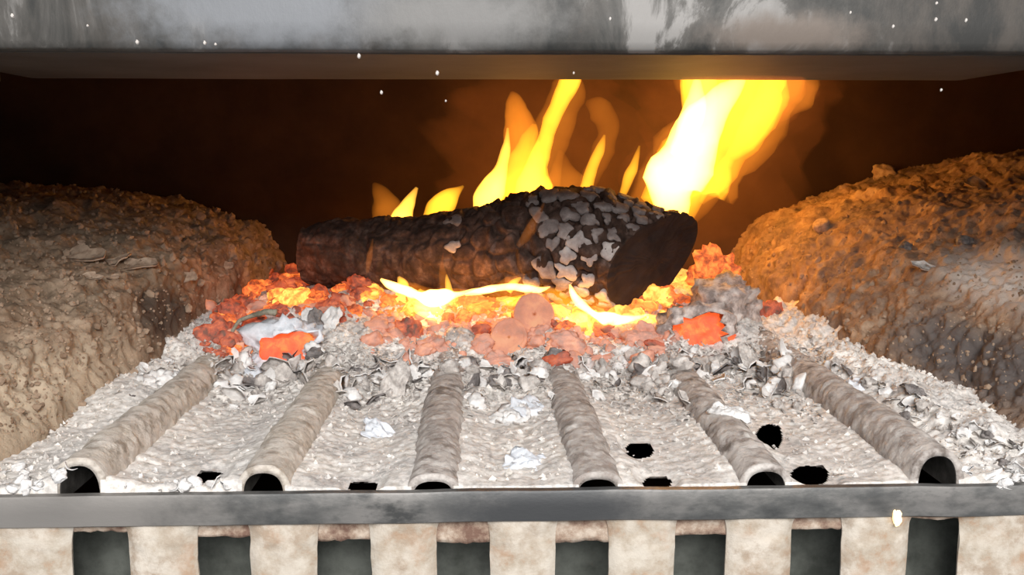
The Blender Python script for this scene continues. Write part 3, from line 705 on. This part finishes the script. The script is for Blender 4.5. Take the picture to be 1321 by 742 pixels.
# pale leaves of ash that stand out
def crumpled(name, size, seed, mat):
    n, rg = 36, 10; r = random.Random(seed); aa = np.linspace(0, 2 * math.pi, n, endpoint=False)
    rad = 1 + 0.24 * fbm(np.stack([np.cos(aa) * 1.3 + seed, np.sin(aa) * 1.3, 0 * aa], 1), 4, seed)
    P = np.vstack([np.stack([rad * q * np.cos(aa), rad * q * np.sin(aa), 0 * aa], 1) for q in np.linspace(1, 0.06, rg)] + [np.zeros((1, 3))])
    fold = 0.5 - np.abs(fbm(P * 1.5 + seed * 2.2, 3, seed + 1))
    P[:, 2] = fold * 0.55 + fbm(P * 4 + seed, 3, seed + 2) * 0.13 - 0.22 * (P[:, 0] ** 2 + P[:, 1] ** 2)
    P[:, :2] += 0.10 * np.stack([fbm(P * 3 + 5, 2, seed + 3), fbm(P * 3 + 9, 2, seed + 4)], 1)
    f = grid_faces(rg, n, wrap=True) + [((rg - 1) * n + j, rg * n, (rg - 1) * n + (j + 1) % n) for j in range(n)]
    m = len(P); lo = P - np.array([0, 0, 0.10]); v = np.vstack([P, lo])
    rim = [(j, m + j, m + (j + 1) % n, (j + 1) % n) for j in range(n)]
    return mesh_data(name, (v * np.array(size) * 0.5).tolist(), f + [tuple(m + i for i in reversed(q)) for q in f] + [tuple(reversed(q)) for q in rim], mat, True)
def big_flake(px, py, w, h, mt, seed, label, rot, lift=0.003):
    m_ = sz(px, py); up = rot[0] > R(50)
    if up: me = crumpled('ash_flake', (w * m_, h * m_ * 1.2, w * m_ * 0.6), seed, M[mt])
    else: me = crumpled('ash_flake', (w * m_, h * m_ * 1.7, w * m_ * 0.7), seed, M[mt]); rot = (rot[0] * 0.6, rot[1] * 0.6, rot[2])
    put('ash_flake', me, px, py, label, 'ash flake', rot=rot, lift=lift * (1 if up else 0.6))
big_flake(330, 482, 70, 60, 'flake_blue', 1, 'large bluish white ash flake draped below the hollow pale lump', (R(40), R(10), R(20)))
big_flake(398, 425, 20, 34, 'flake_white', 2, 'upright white ash flake between dark slivers on the heap', (R(65), 0, R(10)), 0.006)
big_flake(410, 424, 22, 30, 'flake_dark', 3, 'dark grey sliver standing beside the upright white ash flake', (R(65), 0, R(20)), 0.005)
big_flake(428, 420, 28, 30, 'flake_white', 4, 'white puffy ash flake at the top of the grey heap', (R(60), R(8), R(-20)), 0.006)
big_flake(592, 440, 46, 26, 'flake_grey', 5, 'grey lens-shaped ash flake beside the lower ringed disc', (R(35), R(20), R(-25)), 0.005)
big_flake(490, 560, 44, 40, 'flake_blue', 6, 'bluish white ash flake resting in the trough beside the second rib', (R(30), R(-10), R(40)))
big_flake(680, 600, 62, 44, 'flake_blue', 7, 'crumpled bluish white ash flake close to the rail', (R(25), R(6), R(20)))
big_flake(655, 540, 56, 44, 'flake_white', 8, 'bright white ash flake in the middle trough', (R(25), R(-6), R(-30)))
big_flake(690, 530, 52, 42, 'flake_blue', 9, 'bluish ash flake overlapping the bright white one', (R(30), R(12), R(30)))
big_flake(510, 510, 34, 60, 'flake_grey', 10, 'upright taupe ash shard standing between two ribs', (R(70), R(14), R(0)), 0.006)
big_flake(968, 478, 22, 60, 'flake_grey', 11, 'tall grey ash shard leaning between the fifth and sixth rib', (R(60), R(-18), R(10)), 0.006)
big_flake(952, 470, 60, 26, 'flake_grey', 12, 'grey ash slab at the head of the fifth rib', (R(30), R(14), R(-20)), 0.004)
big_flake(945, 535, 60, 22, 'flake_white', 13, 'white ash strip beside the slot past the fifth rib', (R(15), R(20), R(-40)), 0.003)
big_flake(205, 490, 62, 40, 'flake_white', 14, 'pale rounded ash cake against the crusted ledge', (R(20), R(-10), R(10)), 0.003)
big_flake(805, 460, 60, 34, 'flake_white', 15, 'whitish ash flake under the pink coals near the fourth rib', (R(30), R(0), R(0)), 0.004)
big_flake(1110, 500, 30, 24, 'flake_blue', 16, 'bluish grey chip on the crumbly bank beyond the sixth rib', (R(30), R(10), R(0)), 0.003)
big_flake(1180, 506, 30, 20, 'flake_dark', 17, 'dark blue-grey chip on the crumbly bank', (R(30), R(10), R(30)), 0.003)
big_flake(1098, 482, 14, 20, 'flake_dark', 18, 'small black chip at the head of the crumbly bank', (R(40), R(30), R(30)), 0.002)

# many small flakes and lumps of ash, each its own object
UN = 0.012          # the size the small pieces are modelled at
fl = {}
for mt in ('flake_grey', 'flake_white', 'flake_dark'):
    fl[mt] = [flake_mesh('ash_flake', (UN, UN * rr, UN * 0.8), 500 + i + len(mt) * 11, M[mt], 0.5, 0.16) for i, rr in enumerate((0.6, 0.8, 1.0, 0.45, 0.7, 0.35))]
    fl[mt] += [lump_mesh('ash_flake', (UN, UN * 0.8, UN * 0.6), 530 + i + len(mt) * 13, M[mt], 0.36, 0.4) for i in range(3)]
rf = random.Random(23); made = []
def scatter(n, region, lo, hi, label, group, weights=(0.48, 0.36, 0.16), name='ash_flake', cat='ash flake'):
    k = 0; tries = 0
    while k < n and tries < n * 30:
        tries += 1
        px, py = region(rf)
        if px is None: continue
        p = hit(px, py)
        if hole_mask(np.array([p.x]), np.array([p.y]), 1.4)[0]: continue
        mt = rf.choices(('flake_grey', 'flake_white', 'flake_dark'), weights)[0]
        o = link(name, rf.choice(fl[mt])); s = rf.uniform(lo, hi) ** 1.0 * (p.y - CAM.y) / F
        o.location = p + Vector((0, 0, s * 0.12)); o.scale = (s / UN,) * 3
        o.rotation_euler = (R(rf.gauss(18, 30)), R(rf.gauss(0, 28)), rf.uniform(0, 6.28))
        tag(o, label, cat, group); k += 1; made.append((o, group, mt, px, py, p.x))
def heap(r):
    px = r.uniform(285, 1030); t = abs((px - 640) / 420)
    top = 462 - 18 * t; bot = 528 + 18 * math.sin(px * 0.045) 
    py = r.triangular(top, bot, top + 24)
    on_rib = any(abs(hit(px, py).x - b) < 0.011 for b in BARX)
    if on_rib and (py > 478 or r.random() < 0.6): return None, None
    return px, py
scatter(285, heap, 10, 38, 'small grey or white ash flake in the heap before the embers', 'ash flakes heaped before the embers')
def bank(r):
    x = r.uniform(1030, 1318); top = 440 + (x - 1030) * 0.42; py = r.uniform(top + 8, min(top + 75, 612))
    p = hit(x, py)
    return (x, py) if p.x > 0.238 else (None, None)
scatter(80, bank, 8, 26, 'small pale ash crumb on the bank along the brown ledge', 'ash crumbs on the bank', (0.4, 0.5, 0.10), 'ash_crumb', 'ash crumb')
def front(r):
    px = r.choice([r.uniform(2, 85), r.uniform(140, 300), r.uniform(1235, 1318), r.uniform(2, 300)]); py = r.uniform(606, 634)
    if any(abs(ground_pt(px, py).x - b) < 0.017 for b in BARX): return None, None
    return px, py
scatter(40, front, 10, 26, 'fluffy white ash lump along the back of the rail', 'white ash lumps along the rail', (0.0, 1.0, 0.0), 'ash_lump', 'ash lump')
def leftbank(r):
    px = r.uniform(150, 290); py = r.uniform(465, 540); p = hit(px, py)
    return (px, py) if p.x < -0.198 and p.x > -0.235 else (None, None)
scatter(18, leftbank, 8, 20, 'small pale ash crumb between the first rib and the crusted ledge', 'ash crumbs beside the first rib', (0.5, 0.4, 0.1), 'ash_crumb', 'ash crumb')
# small embers filling the bed
em = {k: [lump_mesh('ember', (UN, UN * 0.8, UN * 0.7), 600 + i * 7 + len(k), M[k], 0.38, 0.5) for i in range(5)] for k in ('e_red', 'e_orange', 'e_hot', 'e_pink')}
k = 0
while k < 285:
    px = rf.uniform(262, 880) if rf.random() < 0.75 else rf.uniform(262, 470); py = rf.uniform(348, 470)
    cen = 372 + 0.035 * (px - 480)                     # the hottest seam of the bed
    if px > 470:
        if py > 432 + 20 * math.sin(px * 0.02) and rf.random() < 0.6: continue
        h_ = abs(py - cen - 14)
        mt = 'e_hot' if h_ < 20 and rf.random() < 0.6 else ('e_orange' if h_ < 34 and rf.random() < 0.7 else ('e_pink' if rf.random() < 0.7 else 'e_red'))
    else:
        if py > 408 + (px < 335) * 50: continue
        mt = 'e_red' if rf.random() < 0.55 else ('e_orange' if rf.random() < 0.7 else 'e_pink')
    p = hit(px, py); s = (rf.uniform(10, 33) if px < 470 else rf.uniform(13, 40)) * (p.y - CAM.y) / F
    o = link('ember', rf.choice(em[mt])); o.location = p + Vector((0, 0, s * 0.1)); o.scale = (s / UN * rf.uniform(0.8, 1.4), s / UN, s / UN * rf.uniform(0.6, 1.0))
    o.rotation_euler = (rf.uniform(-.5, .5), rf.uniform(-.5, .5), rf.uniform(0, 6.28))
    tag(o, 'small glowing ember', 'ember', 'small embers in the bed'); made.append((o, 'small embers in the bed', mt, px, py, p.x)); k += 1
# every small piece gets a label of its own: its colour, the place it lies in, its turn in that place
ORD = ORD0 = 'first second third fourth fifth sixth seventh eighth ninth tenth eleventh twelfth thirteenth fourteenth fifteenth sixteenth seventeenth eighteenth nineteenth twentieth'.split()
ORD = ORD0 + ['twenty-' + q for q in ORD0[:9]] + ['thirtieth'] + ['thirty-' + q for q in ORD0[:9]] + ['fortieth'] + ['forty-' + q for q in ORD0[:9]]
COL = {'flake_grey': 'grey', 'flake_white': 'white', 'flake_dark': 'dark', 'e_red': 'red', 'e_orange': 'orange', 'e_hot': 'yellow', 'e_pink': 'rosy'}
def where(o, group, mt, px, py, x):
    n = sum(x > b for b in BARX)
    gap = ('outside the first rib' if n == 0 else 'outside the sixth rib' if n == 6 else 'between %s and %s rib' % (ORD[n - 1], ORD[n]))
    if group.startswith('ash flakes'): return '%s ash flake' % COL[mt], '%s heap %s' % ('upper' if py < 487 else 'lower', gap)
    if group.startswith('ash crumbs on'): return '%s ash crumb' % COL[mt], '%s of the brown ledge bank' % ('fire end' if px < 1130 else 'middle' if px < 1230 else 'near end')
    if group.startswith('white ash'): return 'fluffy white ash lump', 'behind the rail %s' % gap
    if group.startswith('ash crumbs beside'): return '%s ash crumb' % COL[mt], 'beside the first rib by the dim ledge'
    z = 'by the bent twig' if px < 470 else 'below the middle of the log' if px < 640 else 'below the cracked bark' if px < 760 else 'below the sawn end'
    return 'small %s ember' % COL[mt], '%s %s' % ('close' if py < 385 else 'further out' if py < 420 else 'low', z)
bins = {}
for m_ in made: bins.setdefault(where(*m_), []).append(m_)
for (what, place), lst in bins.items():
    lst.sort(key=lambda q: q[3])
    for i, q in enumerate(lst):
        q[0]['label'] = ('%s %s from the left, %s' % (ORD[min(i, 48)], what, place)) if len(lst) > 1 else 'only %s %s' % (what, place)
# fine crumbs: one object
rc = np.random.RandomState(4); V = []; Fc = []
cnt = 9000
xs_ = rc.uniform(-0.262, 0.312, cnt * 2); ys_ = np.abs(rc.uniform(0.004, 0.36, cnt * 2))
pr = 0.34 + 0.66 * sst(0.13, 0.25, ys_) + 0.7 * (xs_ > 0.235) + 0.3 * (xs_ < -0.2)
kp = (rc.uniform(0, 1, cnt * 2) < pr * 0.75) & ~hole_mask(xs_, ys_, 1.2) & ~((bar_h(xs_, ys_) > ash_h(xs_, ys_)) & (ys_ < 0.22)); xs_, ys_ = xs_[kp], ys_[kp]
zs_ = np.maximum(ash_h(xs_, ys_), bar_h(xs_, ys_))
for x, y, z in zip(xs_, ys_, zs_):
    s = min(0.0003 + rc.exponential(0.0005), 0.0022); v = IV0 = None
    q = rc.normal(size=(6, 3)); q = np.array([[1, 0, 0], [-1, 0, 0], [0, 1, 0], [0, -1, 0], [0, 0, 1], [0, 0, -1]]) * rc.uniform(0.5, 1.3, (6, 1)) + q * 0.15
    b = len(V); V += (q * s + np.array([x, y, z + s * 0.3])).tolist()
    Fc += [(b, b + 2, b + 4), (b + 2, b + 1, b + 4), (b + 1, b + 3, b + 4), (b + 3, b, b + 4), (b + 2, b, b + 5), (b + 1, b + 2, b + 5), (b + 3, b + 1, b + 5), (b, b + 3, b + 5)]
tag(obj('ash_grit', V, Fc, M['ash'], smooth=False), 'fine pale grit of ash strewn over the grate and the heap', 'ash grit', kind='stuff')

# bits of ember filling the bed between the larger ones: two objects
def bits(name, mat, n, box_, label, lo, hi):
    V = []; Fc = []; got = 0
    while got < n:
        px = rc.uniform(box_[0], box_[1]); py = rc.triangular(box_[2], box_[3], box_[4]); p = hit(px, py)
        if p.y < 0.235: continue
        s_ = rc.uniform(lo, hi) * (p.y - CAM.y) / F * 0.5
        q = IV2[:, :] * rc.uniform(0.6, 1.2, 3); q = q * (1 + 0.35 * fbm(q * 1.6 + got * 1.7, 2, 7))[:, None] * s_
        e = np.array(Euler(tuple(rc.uniform(0, 3, 3))).to_matrix()); b = len(V); V += (q @ e.T + np.array(p)).tolist(); Fc += [tuple(b + i for i in t) for t in IF2]; got += 1
    tag(obj(name, V, Fc, mat), label, 'ember bits', kind='stuff')
bits('ember_bits', M['e_pink'], 380, (480, 880, 372, 425, 458), 'rosy bits of ember between the coals under the log', 6, 18)
bits('ember_bits', M['e_orange'], 260, (480, 870, 356, 385, 420), 'orange bits of ember in the hottest part of the bed', 6, 18)
bits('ember_bits', M['e_red'], 120, (262, 480, 350, 375, 425), 'red bits of ember beside the thin end of the log', 6, 18)
# litter of tiny flakes over the heap: one object
V = []; Fc = []
base8 = np.linspace(0, 2 * math.pi, 7, endpoint=False); got = 0
while got < 2600:
    px = rc.uniform(270, 1060); py = rc.triangular(430, 470, 552); p = hit(px, py)
    if bar_h(np.array([p.x]), np.array([p.y]))[0] > ash_h(np.array([p.x]), np.array([p.y]))[0] and (p.y < 0.19 or rc.rand() < 0.6): continue
    if hole_mask(np.array([p.x]), np.array([p.y]), 1.3)[0]: continue
    s_ = rc.uniform(4, 13) * (p.y - CAM.y) / F * 0.5; el = rc.uniform(0.3, 0.9)
    q = np.stack([np.cos(base8) * rc.uniform(0.7, 1.2, 7), np.sin(base8) * el * rc.uniform(0.7, 1.2, 7), rc.uniform(-0.2, 0.3, 7)], 1)
    q = np.vstack([q, [[0, 0, 0.18]], q * 0.9 - [0, 0, 0.16]]) * s_
    e = np.array(Euler((rc.normal(0.5, 0.5), rc.normal(0, 0.5), rc.uniform(0, 6.28))).to_matrix())
    q = q @ e.T + np.array(p) + [0, 0, s_ * 0.3]; b = len(V); V += q.tolist(); got += 1
    Fc += [(b + j, b + (j + 1) % 7, b + 7) for j in range(7)] + [(b + j, b + 8 + j, b + 8 + (j + 1) % 7, b + (j + 1) % 7) for j in range(7)]
tag(obj('ash_litter', V, Fc, M['flake_grey'], smooth=False), 'litter of tiny grey ash flakes and splinters over the heap', 'ash litter', kind='stuff')

# ------------------------------------------------------------------ chips on the ledges
dg = bpy.context.evaluated_depsgraph_get(); dg.update()
WL = bpy.data.objects['wall_left']; WR = bpy.data.objects['wall_right']
def ledge_hit(px, py):
    d = ray(px, py); best = None
    for o in (WL, WR):
        ok, loc, nrm, _ = o.ray_cast(CAM, d)
        if ok and (best is None or (loc - CAM).length < (best[0] - CAM).length): best = (loc, nrm)
    return best
chips = [
    (104, 330, 62, 'long tan scale of crust, the biggest on the dim ledge'), (150, 336, 40, 'tan scale lying at the end of the biggest crust scale'),
    (178, 342, 44, 'flat tan crust scale nearest the embers in the row of scales'), (118, 355, 26, 'small pale crust chip below the biggest crust scale'),
    (146, 356, 16, 'tiny pale crust chip below the row of tan scales'), (240, 358, 28, 'pinkish upright crust chip at the crumbling ledge edge'),
    (292, 342, 22, 'thin upright crust sliver closest to the embers'), (362, 282, 26, 'dark-sided crust chip at the far corner of the dim ledge'),
    (278, 247, 24, 'light crust sliver on the skyline of the dim ledge'), (165, 240, 34, 'rough crust lump on the skyline of the dim ledge'),
    (235, 247, 18, 'small crust lump on the skyline beside the light sliver'), (104, 312, 14, 'little upright crust chip above the biggest crust scale'),
    (1068, 237, 24, 'pale cone-shaped crust lump on the skyline of the brown ledge'), (1262, 238, 36, 'long pale crust sliver on the brown ledge'),
    (1240, 232, 22, 'crust chip beside the long pale sliver on the brown ledge'), (1170, 318, 20, 'dark stone-like chip on the orange-lit brown ledge'),
    (1245, 312, 24, 'pale flat chip further out than the dark stone-like chip'), (1140, 222, 30, 'knobbly crust lump on the skyline of the brown ledge'),
    (1060, 290, 26, 'orange-lit crust lump midway on the brown ledge'), (1196, 345, 34, 'whitish ash chip at the edge of the brown ledge'),
]
V = []; Fc = []; got = 0; tries = 0
while got < 2600 and tries < 9000:
    tries += 1
    px = rc.uniform(0, 380) if rc.rand() < 0.5 else rc.uniform(930, 1321); py = rc.uniform(208, 560)
    h_ = ledge_hit(px, py)
    if h_ is None or h_[0].z > 0.2 or (h_[1].z < 0.45 and rc.rand() < 0.6): continue
    s_ = min(rc.exponential(2.4) + 1.8, 13) * (h_[0].y - CAM.y) / F * 0.5
    q = IV1 * rc.uniform(0.6, 1.2, 3) * rc.uniform(0.75, 1.25, (len(IV1), 1)) * s_
    b = len(V); V += (q + np.array(h_[0]) + np.array(h_[1]) * s_ * 0.3).tolist(); Fc += [tuple(b + i for i in t) for t in IF1]; got += 1
tag(obj('crust_grit', V, Fc, M['crumb'], smooth=False), 'crumbs of tan crust strewn over both ledges', 'crust grit', kind='stuff')
for k, (px, py, w, lab) in enumerate(chips):
    h_ = ledge_hit(px, py + 3)
    if h_ is None: continue
    loc, nrm = h_; s = w * (loc.y - CAM.y) / F
    mt = M['flake_dark'] if 'dark stone' in lab else (M['flake_grey'] if 'whitish' in lab else M['crust'])
    if 'lump' in lab or 'stone' in lab: me = lump_mesh('crust_chip', (s, s * 0.8, s * (1.3 if 'cone' in lab else 0.7)), 700 + k, mt, 0.35, 0.4)
    else: me = flake_mesh('crust_chip', (s, s * 0.55, s * 0.6), 700 + k, mt, 0.3, 0.16)
    o = link('crust_chip', me); o.location = loc + Vector((0, 0, s * 0.08))
    o.rotation_euler = (R(60 if 'upright' in lab else 28), R(random.uniform(-12, 12)), R(random.uniform(-20, 20))); tag(o, lab, 'crust chip')

# ------------------------------------------------------------------ specks of ash adrift in the air, one stuck spark
specks = [(16, 20), (113, 33), (177, 54), (264, 55), (278, 57), (463, 72), (564, 94), (492, 119), (575, 130), (787, 24), (1097, 16), (1152, 34), (1208, 4), (1207, 25), (1246, 26), (740, 94), (1214, 116)]
sm_ = lump_mesh('ash_speck', (0.002, 0.0016, 0.002), 801, M['flake_grey'], 0.3, 0.2)
for i, (px, py) in enumerate(sorted(specks)):
    o = link('ash_speck', sm_); Yp = rf.uniform(-0.07, -0.03); o.location = at(px, py, Yp); s = rf.uniform(3, 5.5) * pxm(Yp) / 0.002; o.scale = (s * 0.9, s, s * rf.uniform(0.9, 1.3))
    tag(o, '%s from the left of the tiny pale ash specks adrift around the steel plate' % ORD[i], 'ash speck', 'ash specks adrift in the air')
me = lump_mesh('spark', (12 * pxm(-0.013), 0.003, 24 * pxm(-0.013)), 811, M['spark'], 0.35, 0.2)
o = link('spark', me); o.location = at(1157, 669, -0.0115); tag(o, 'glowing yellow spark stuck under the edge of the grille rail', 'spark')

# ------------------------------------------------------------------ flames: closed tongues of glowing gas
def tongue(name, st, Y, mat, parent=None, depth=0.6, seed=0, wob=0.10, lean=0.0, n=26, seg=18):
    """st: (px, row, width px) from root to tip at depth Y; a closed hull, pointed at both ends"""
    c = np.array([at(p, r, Y + lean * i / max(1, len(st) - 1)) for i, (p, r, w) in enumerate(st)]); w = np.array([q[2] for q in st]) * pxm(Y) * 0.5
    t = np.linspace(0, len(st) - 1, n); k = np.arange(len(st))
    def cr(a):
        out = []
        for q in t:
            i = min(int(q), len(st) - 2); u = q - i
            p0 = a[max(i - 1, 0)]; p1 = a[i]; p2 = a[i + 1]; p3 = a[min(i + 2, len(st) - 1)]
            out.append(0.5 * ((2 * p1) + (p2 - p0) * u + (2 * p0 - 5 * p1 + 4 * p2 - p3) * u * u + (3 * p1 - p0 - 3 * p2 + p3) * u ** 3))
        return np.array(out)
    c2 = cr(c); w2 = np.maximum(cr(w), 0.0002)
    tg = np.gradient(c2, axis=0); tg /= np.linalg.norm(tg, axis=1, keepdims=True) + 1e-9
    side = np.cross(tg, np.array([0, 1.0, 0])); side /= np.linalg.norm(side, axis=1, keepdims=True) + 1e-9
    aa = np.linspace(0, 2 * math.pi, seg, endpoint=False)
    V = (c2[:, None] + side[:, None] * (np.cos(aa)[None, :, None] * w2[:, None, None]) + np.array([0, 1.0, 0]) * (np.sin(aa)[None, :, None] * w2[:, None, None] * depth))
    q = V.reshape(-1, 3); dn = fbm(q * 38 + seed * 5.7, 3, seed) * wob
    q = np.repeat(c2, seg, 0) + (q - np.repeat(c2, seg, 0)) * (1 + dn * 2.0)[:, None]
    org = np.array(parent.location) if parent else c2[0]
    v = (q - org).tolist() + [(c2[0] - org).tolist(), (c2[-1] - org).tolist()]
    f = grid_faces(n, seg, wrap=True)
    f += [(n * seg, j, (j + 1) % seg) for j in range(seg)] + [((n - 1) * seg + j, n * seg + 1, (n - 1) * seg + (j + 1) % seg) for j in range(seg)]
    o = obj(name, v, f, mat, parent)
    if not parent: o.location = c2[0]
    return o
YF = 0.435
mf = empty('flame', at(868, 265, YF)); tag(mf, 'largest white-hot flame rising behind the sawn end up past the plate', 'flame')
tongue('flame_core', [(884, 286, 8), (876, 270, 34), (866, 246, 72), (878, 215, 78), (892, 185, 68), (908, 155, 56), (930, 128, 40), (952, 108, 20), (962, 92, 3)], YF, M['f_core'], mf, 0.6, 1, 0.10)
tongue('flame_core', [(868, 200, 10), (886, 170, 30), (896, 140, 26), (898, 115, 16), (900, 92, 3)], YF, M['f_core'], mf, 0.6, 31, 0.10)
tongue('flame_outer', [(888, 290, 8), (882, 272, 50), (876, 246, 98), (892, 215, 106), (913, 180, 92), (938, 150, 112), (942, 120, 120), (945, 90, 122), (948, 55, 106), (952, 15, 20)], YF + 0.010, M['f_mid'], mf, 0.40, 2, 0.10)
tongue('flame_outer', [(902, 200, 14), (902, 165, 40), (904, 130, 46), (904, 95, 46), (904, 55, 34), (906, 20, 6)], YF + 0.004, M['f_yellow'], mf, 0.6, 37, 0.08)
tongue('flame_outer', [(905, 262, 8), (930, 232, 34), (948, 205, 30), (968, 172, 44), (990, 140, 44), (1000, 105, 36), (1004, 60, 10)], YF + 0.006, M['f_mid'], mf, 0.5, 33, 0.18)
tongue('flame_veil', [(890, 294, 12), (886, 274, 70), (880, 246, 118), (900, 212, 124), (925, 180, 112), (948, 148, 134), (954, 118, 150), (962, 85, 160), (966, 50, 140), (966, 10, 30)], YF + 0.010, M['f_veil'], mf, 0.45, 32, 0.12)
tongue('flame_veil', [(985, 165, 14), (1006, 140, 44), (1022, 112, 60), (1034, 90, 60), (1040, 60, 20)], YF + 0.01, M['f_veil'], mf, 0.5, 3, 0.2)
tongue('gas_and_glow', [(860, 340, 60), (890, 280, 190), (930, 200, 240), (950, 130, 260), (960, 70, 240), (965, 10, 60)], YF + 0.03, M['f_gas'], mf, 0.4, 34, 0.15)
tongue('gas_and_glow', [(905, 160, 40), (930, 122, 130), (948, 102, 190), (955, 86, 190), (958, 70, 60)], 0.125, M['f_glow'], mf, 0.35, 36, 0.12)  # added glowing hull, stands in for the orange glow on the lip
md = empty('flame', at(660, 262, YF)); tag(md, 'forked yellow flame rising from behind the middle of the log', 'flame')
tongue('flame_core', [(616, 278, 16), (626, 262, 34), (636, 240, 34), (647, 215, 18), (653, 190, 10), (655, 165, 3)], YF, M['f_small'], md, 0.8, 4, 0.12)
tongue('flame_tongue', [(674, 272, 26), (688, 245, 42), (698, 212, 30), (706, 175, 28), (716, 145, 26), (730, 115, 24), (738, 92, 20), (744, 70, 3)], YF, M['f_yellow'], md, 0.8, 5, 0.16)
tongue('flame_veil', [(664, 272, 46), (668, 235, 62), (670, 195, 50), (668, 160, 44), (664, 132, 28), (660, 118, 4)], YF + 0.006, M['f_amber'], md, 0.8, 6, 0.12)
tongue('flame_tongue', [(658, 278, 40), (668, 248, 62), (678, 215, 48), (684, 188, 30), (690, 160, 6)], YF + 0.004, M['f_mid'], md, 0.5, 38, 0.14)
tongue('flame_veil', [(690, 262, 50), (703, 212, 46), (712, 175, 42), (722, 145, 44), (732, 112, 44), (740, 80, 10)], YF + 0.006, M['f_veil'], md, 0.7, 16, 0.12)
tongue('gas_and_glow', [(640, 320, 120), (670, 260, 240), (700, 200, 250), (715, 140, 220), (725, 70, 60)], YF + 0.03, M['f_gas'], md, 0.35, 35, 0.15)
c3 = empty('flame', at(757, 250, YF)); tag(c3, 'slim flame with a curling orange wisp above the thickest part of log', 'flame')
tongue('flame_core', [(752, 258, 12), (757, 240, 19), (764, 215, 16), (773, 195, 13), (780, 174, 3)], YF, M['f_yellow'], c3, 0.8, 7, 0.16)
tongue('flame_veil', [(752, 250, 20), (765, 215, 26), (782, 185, 26), (784, 160, 30), (772, 140, 30), (756, 132, 6)], YF, M['f_veil'], c3, 0.7, 8, 0.2)
tongue('flame_veil', [(718, 262, 24), (728, 235, 44), (726, 212, 22), (722, 194, 4)], YF, M['f_veil'], c3, 0.8, 9, 0.16)
def lone(label, *a, **k): return tag(tongue('flame', *a, **k), label, 'flame')
lone('narrow yellow flame at the edge of the largest flame', [(802, 254, 8), (810, 232, 17), (818, 212, 13), (825, 188, 3)], YF, M['f_yellow'], None, 0.8, 10, 0.14)
lone('short bright flame leaning over the thin end of the log', [(504, 299, 14), (516, 282, 24), (527, 262, 17), (538, 242, 4)], YF, M['f_small'], None, 0.7, 11, 0.14)
lone('short yellow flame between the thin-end flame and the forked one', [(546, 294, 16), (562, 277, 34), (578, 258, 26), (598, 240, 4)], YF, M['f_yellow'], None, 0.7, 12, 0.14)
lone('faint orange wisp of flame nearest the thin end of the log', [(486, 298, 14), (494, 270, 40), (490, 250, 24), (482, 236, 4)], YF, M['f_veil'], None, 0.9, 13, 0.16)
lone('thin orange lick of flame up the bark at the thin end', [(474, 352, 4), (476, 335, 7), (479, 320, 5), (481, 308, 2)], 0.365, M['f_amber'], None, 0.8, 14)
lone('small yellow lick of flame against the middle of the log', [(636, 336, 5), (641, 322, 12), (650, 312, 5), (656, 305, 2)], 0.335, M['f_mid'], None, 0.6, 15)
lone('orange lick of flame crossing the cracked bark', [(668, 318, 6), (682, 300, 15), (692, 282, 12), (702, 262, 3)], 0.315, M['f_veil'], None, 1.2, 17)
lone('upright orange lick of flame rising from the white flame band', [(573, 384, 8), (572, 360, 12), (570, 342, 6), (572, 326, 2)], 0.330, M['f_amber'], None, 0.7, 18)
bd = empty('flame', at(590, 382, 0.325)); tag(bd, 'white flame band running along the embers under the log', 'flame')
def lick(pts, Y, mt, par, seed, dp=0.9): tongue('flame_tongue', pts, Y, M[mt], par, dp, seed, 0.34)
lick([(491, 360, 4), (502, 367, 13), (522, 375, 15), (548, 386, 12), (566, 392, 3)], 0.318, 'f_white', bd, 19)
lick([(530, 378, 4), (552, 385, 15), (584, 382, 13), (612, 376, 10), (640, 374, 3)], 0.315, 'f_white', bd, 42)
lick([(600, 380, 3), (630, 374, 9), (662, 370, 11), (694, 374, 8), (710, 370, 2)], 0.318, 'f_white', bd, 43)
lick([(522, 380, 6), (520, 368, 9), (514, 357, 2)], 0.316, 'f_small', bd, 44)
lick([(582, 384, 10), (578, 370, 10), (576, 354, 2)], 0.316, 'f_small', bd, 45)
lick([(655, 376, 8), (662, 366, 8), (672, 358, 2)], 0.316, 'f_small', bd, 46)
lick([(640, 392, 4), (664, 388, 14), (690, 386, 12), (704, 380, 2)], 0.312, 'f_yellow', bd, 47)
tongue('flame_core', [(540, 374, 8), (550, 388, 30), (556, 402, 26), (558, 415, 4)], 0.312, M['f_small'], bd, 0.8, 20, 0.2)
tongue('flame_veil', [(480, 366, 6), (520, 388, 50), (570, 396, 56), (630, 386, 44), (690, 380, 30), (712, 376, 6)], 0.322, M['f_amber'], bd, 0.5, 40, 0.25)
b2 = empty('flame', at(770, 400, 0.31)); tag(b2, 'yellow flame streaming over the coals toward the foot of the sawn end', 'flame')
lick([(735, 367, 4), (739, 376, 12), (750, 392, 17), (768, 406, 14), (784, 412, 3)], 0.298, 'f_white', b2, 21)
lick([(758, 400, 4), (776, 410, 17), (800, 413, 13), (824, 410, 6), (834, 406, 2)], 0.296, 'f_white', b2, 48)
lick([(806, 416, 4), (826, 411, 11), (846, 412, 10), (866, 404, 2)], 0.298, 'f_small', b2, 49)
lick([(720, 420, 4), (736, 414, 16), (752, 416, 16), (766, 424, 3)], 0.293, 'f_small', b2, 50)
lick([(754, 430, 3), (762, 420, 9), (768, 408, 2)], 0.292, 'f_small', b2, 51)
tongue('flame_tongue', [(696, 370, 4), (716, 380, 15), (736, 394, 15), (752, 408, 8)], 0.30, M['f_mid'], b2, 0.8, 22, 0.2)
tongue('flame_veil', [(690, 372, 6), (730, 392, 44), (770, 412, 50), (820, 420, 34), (868, 410, 6)], 0.305, M['f_amber'], b2, 0.5, 41, 0.25)
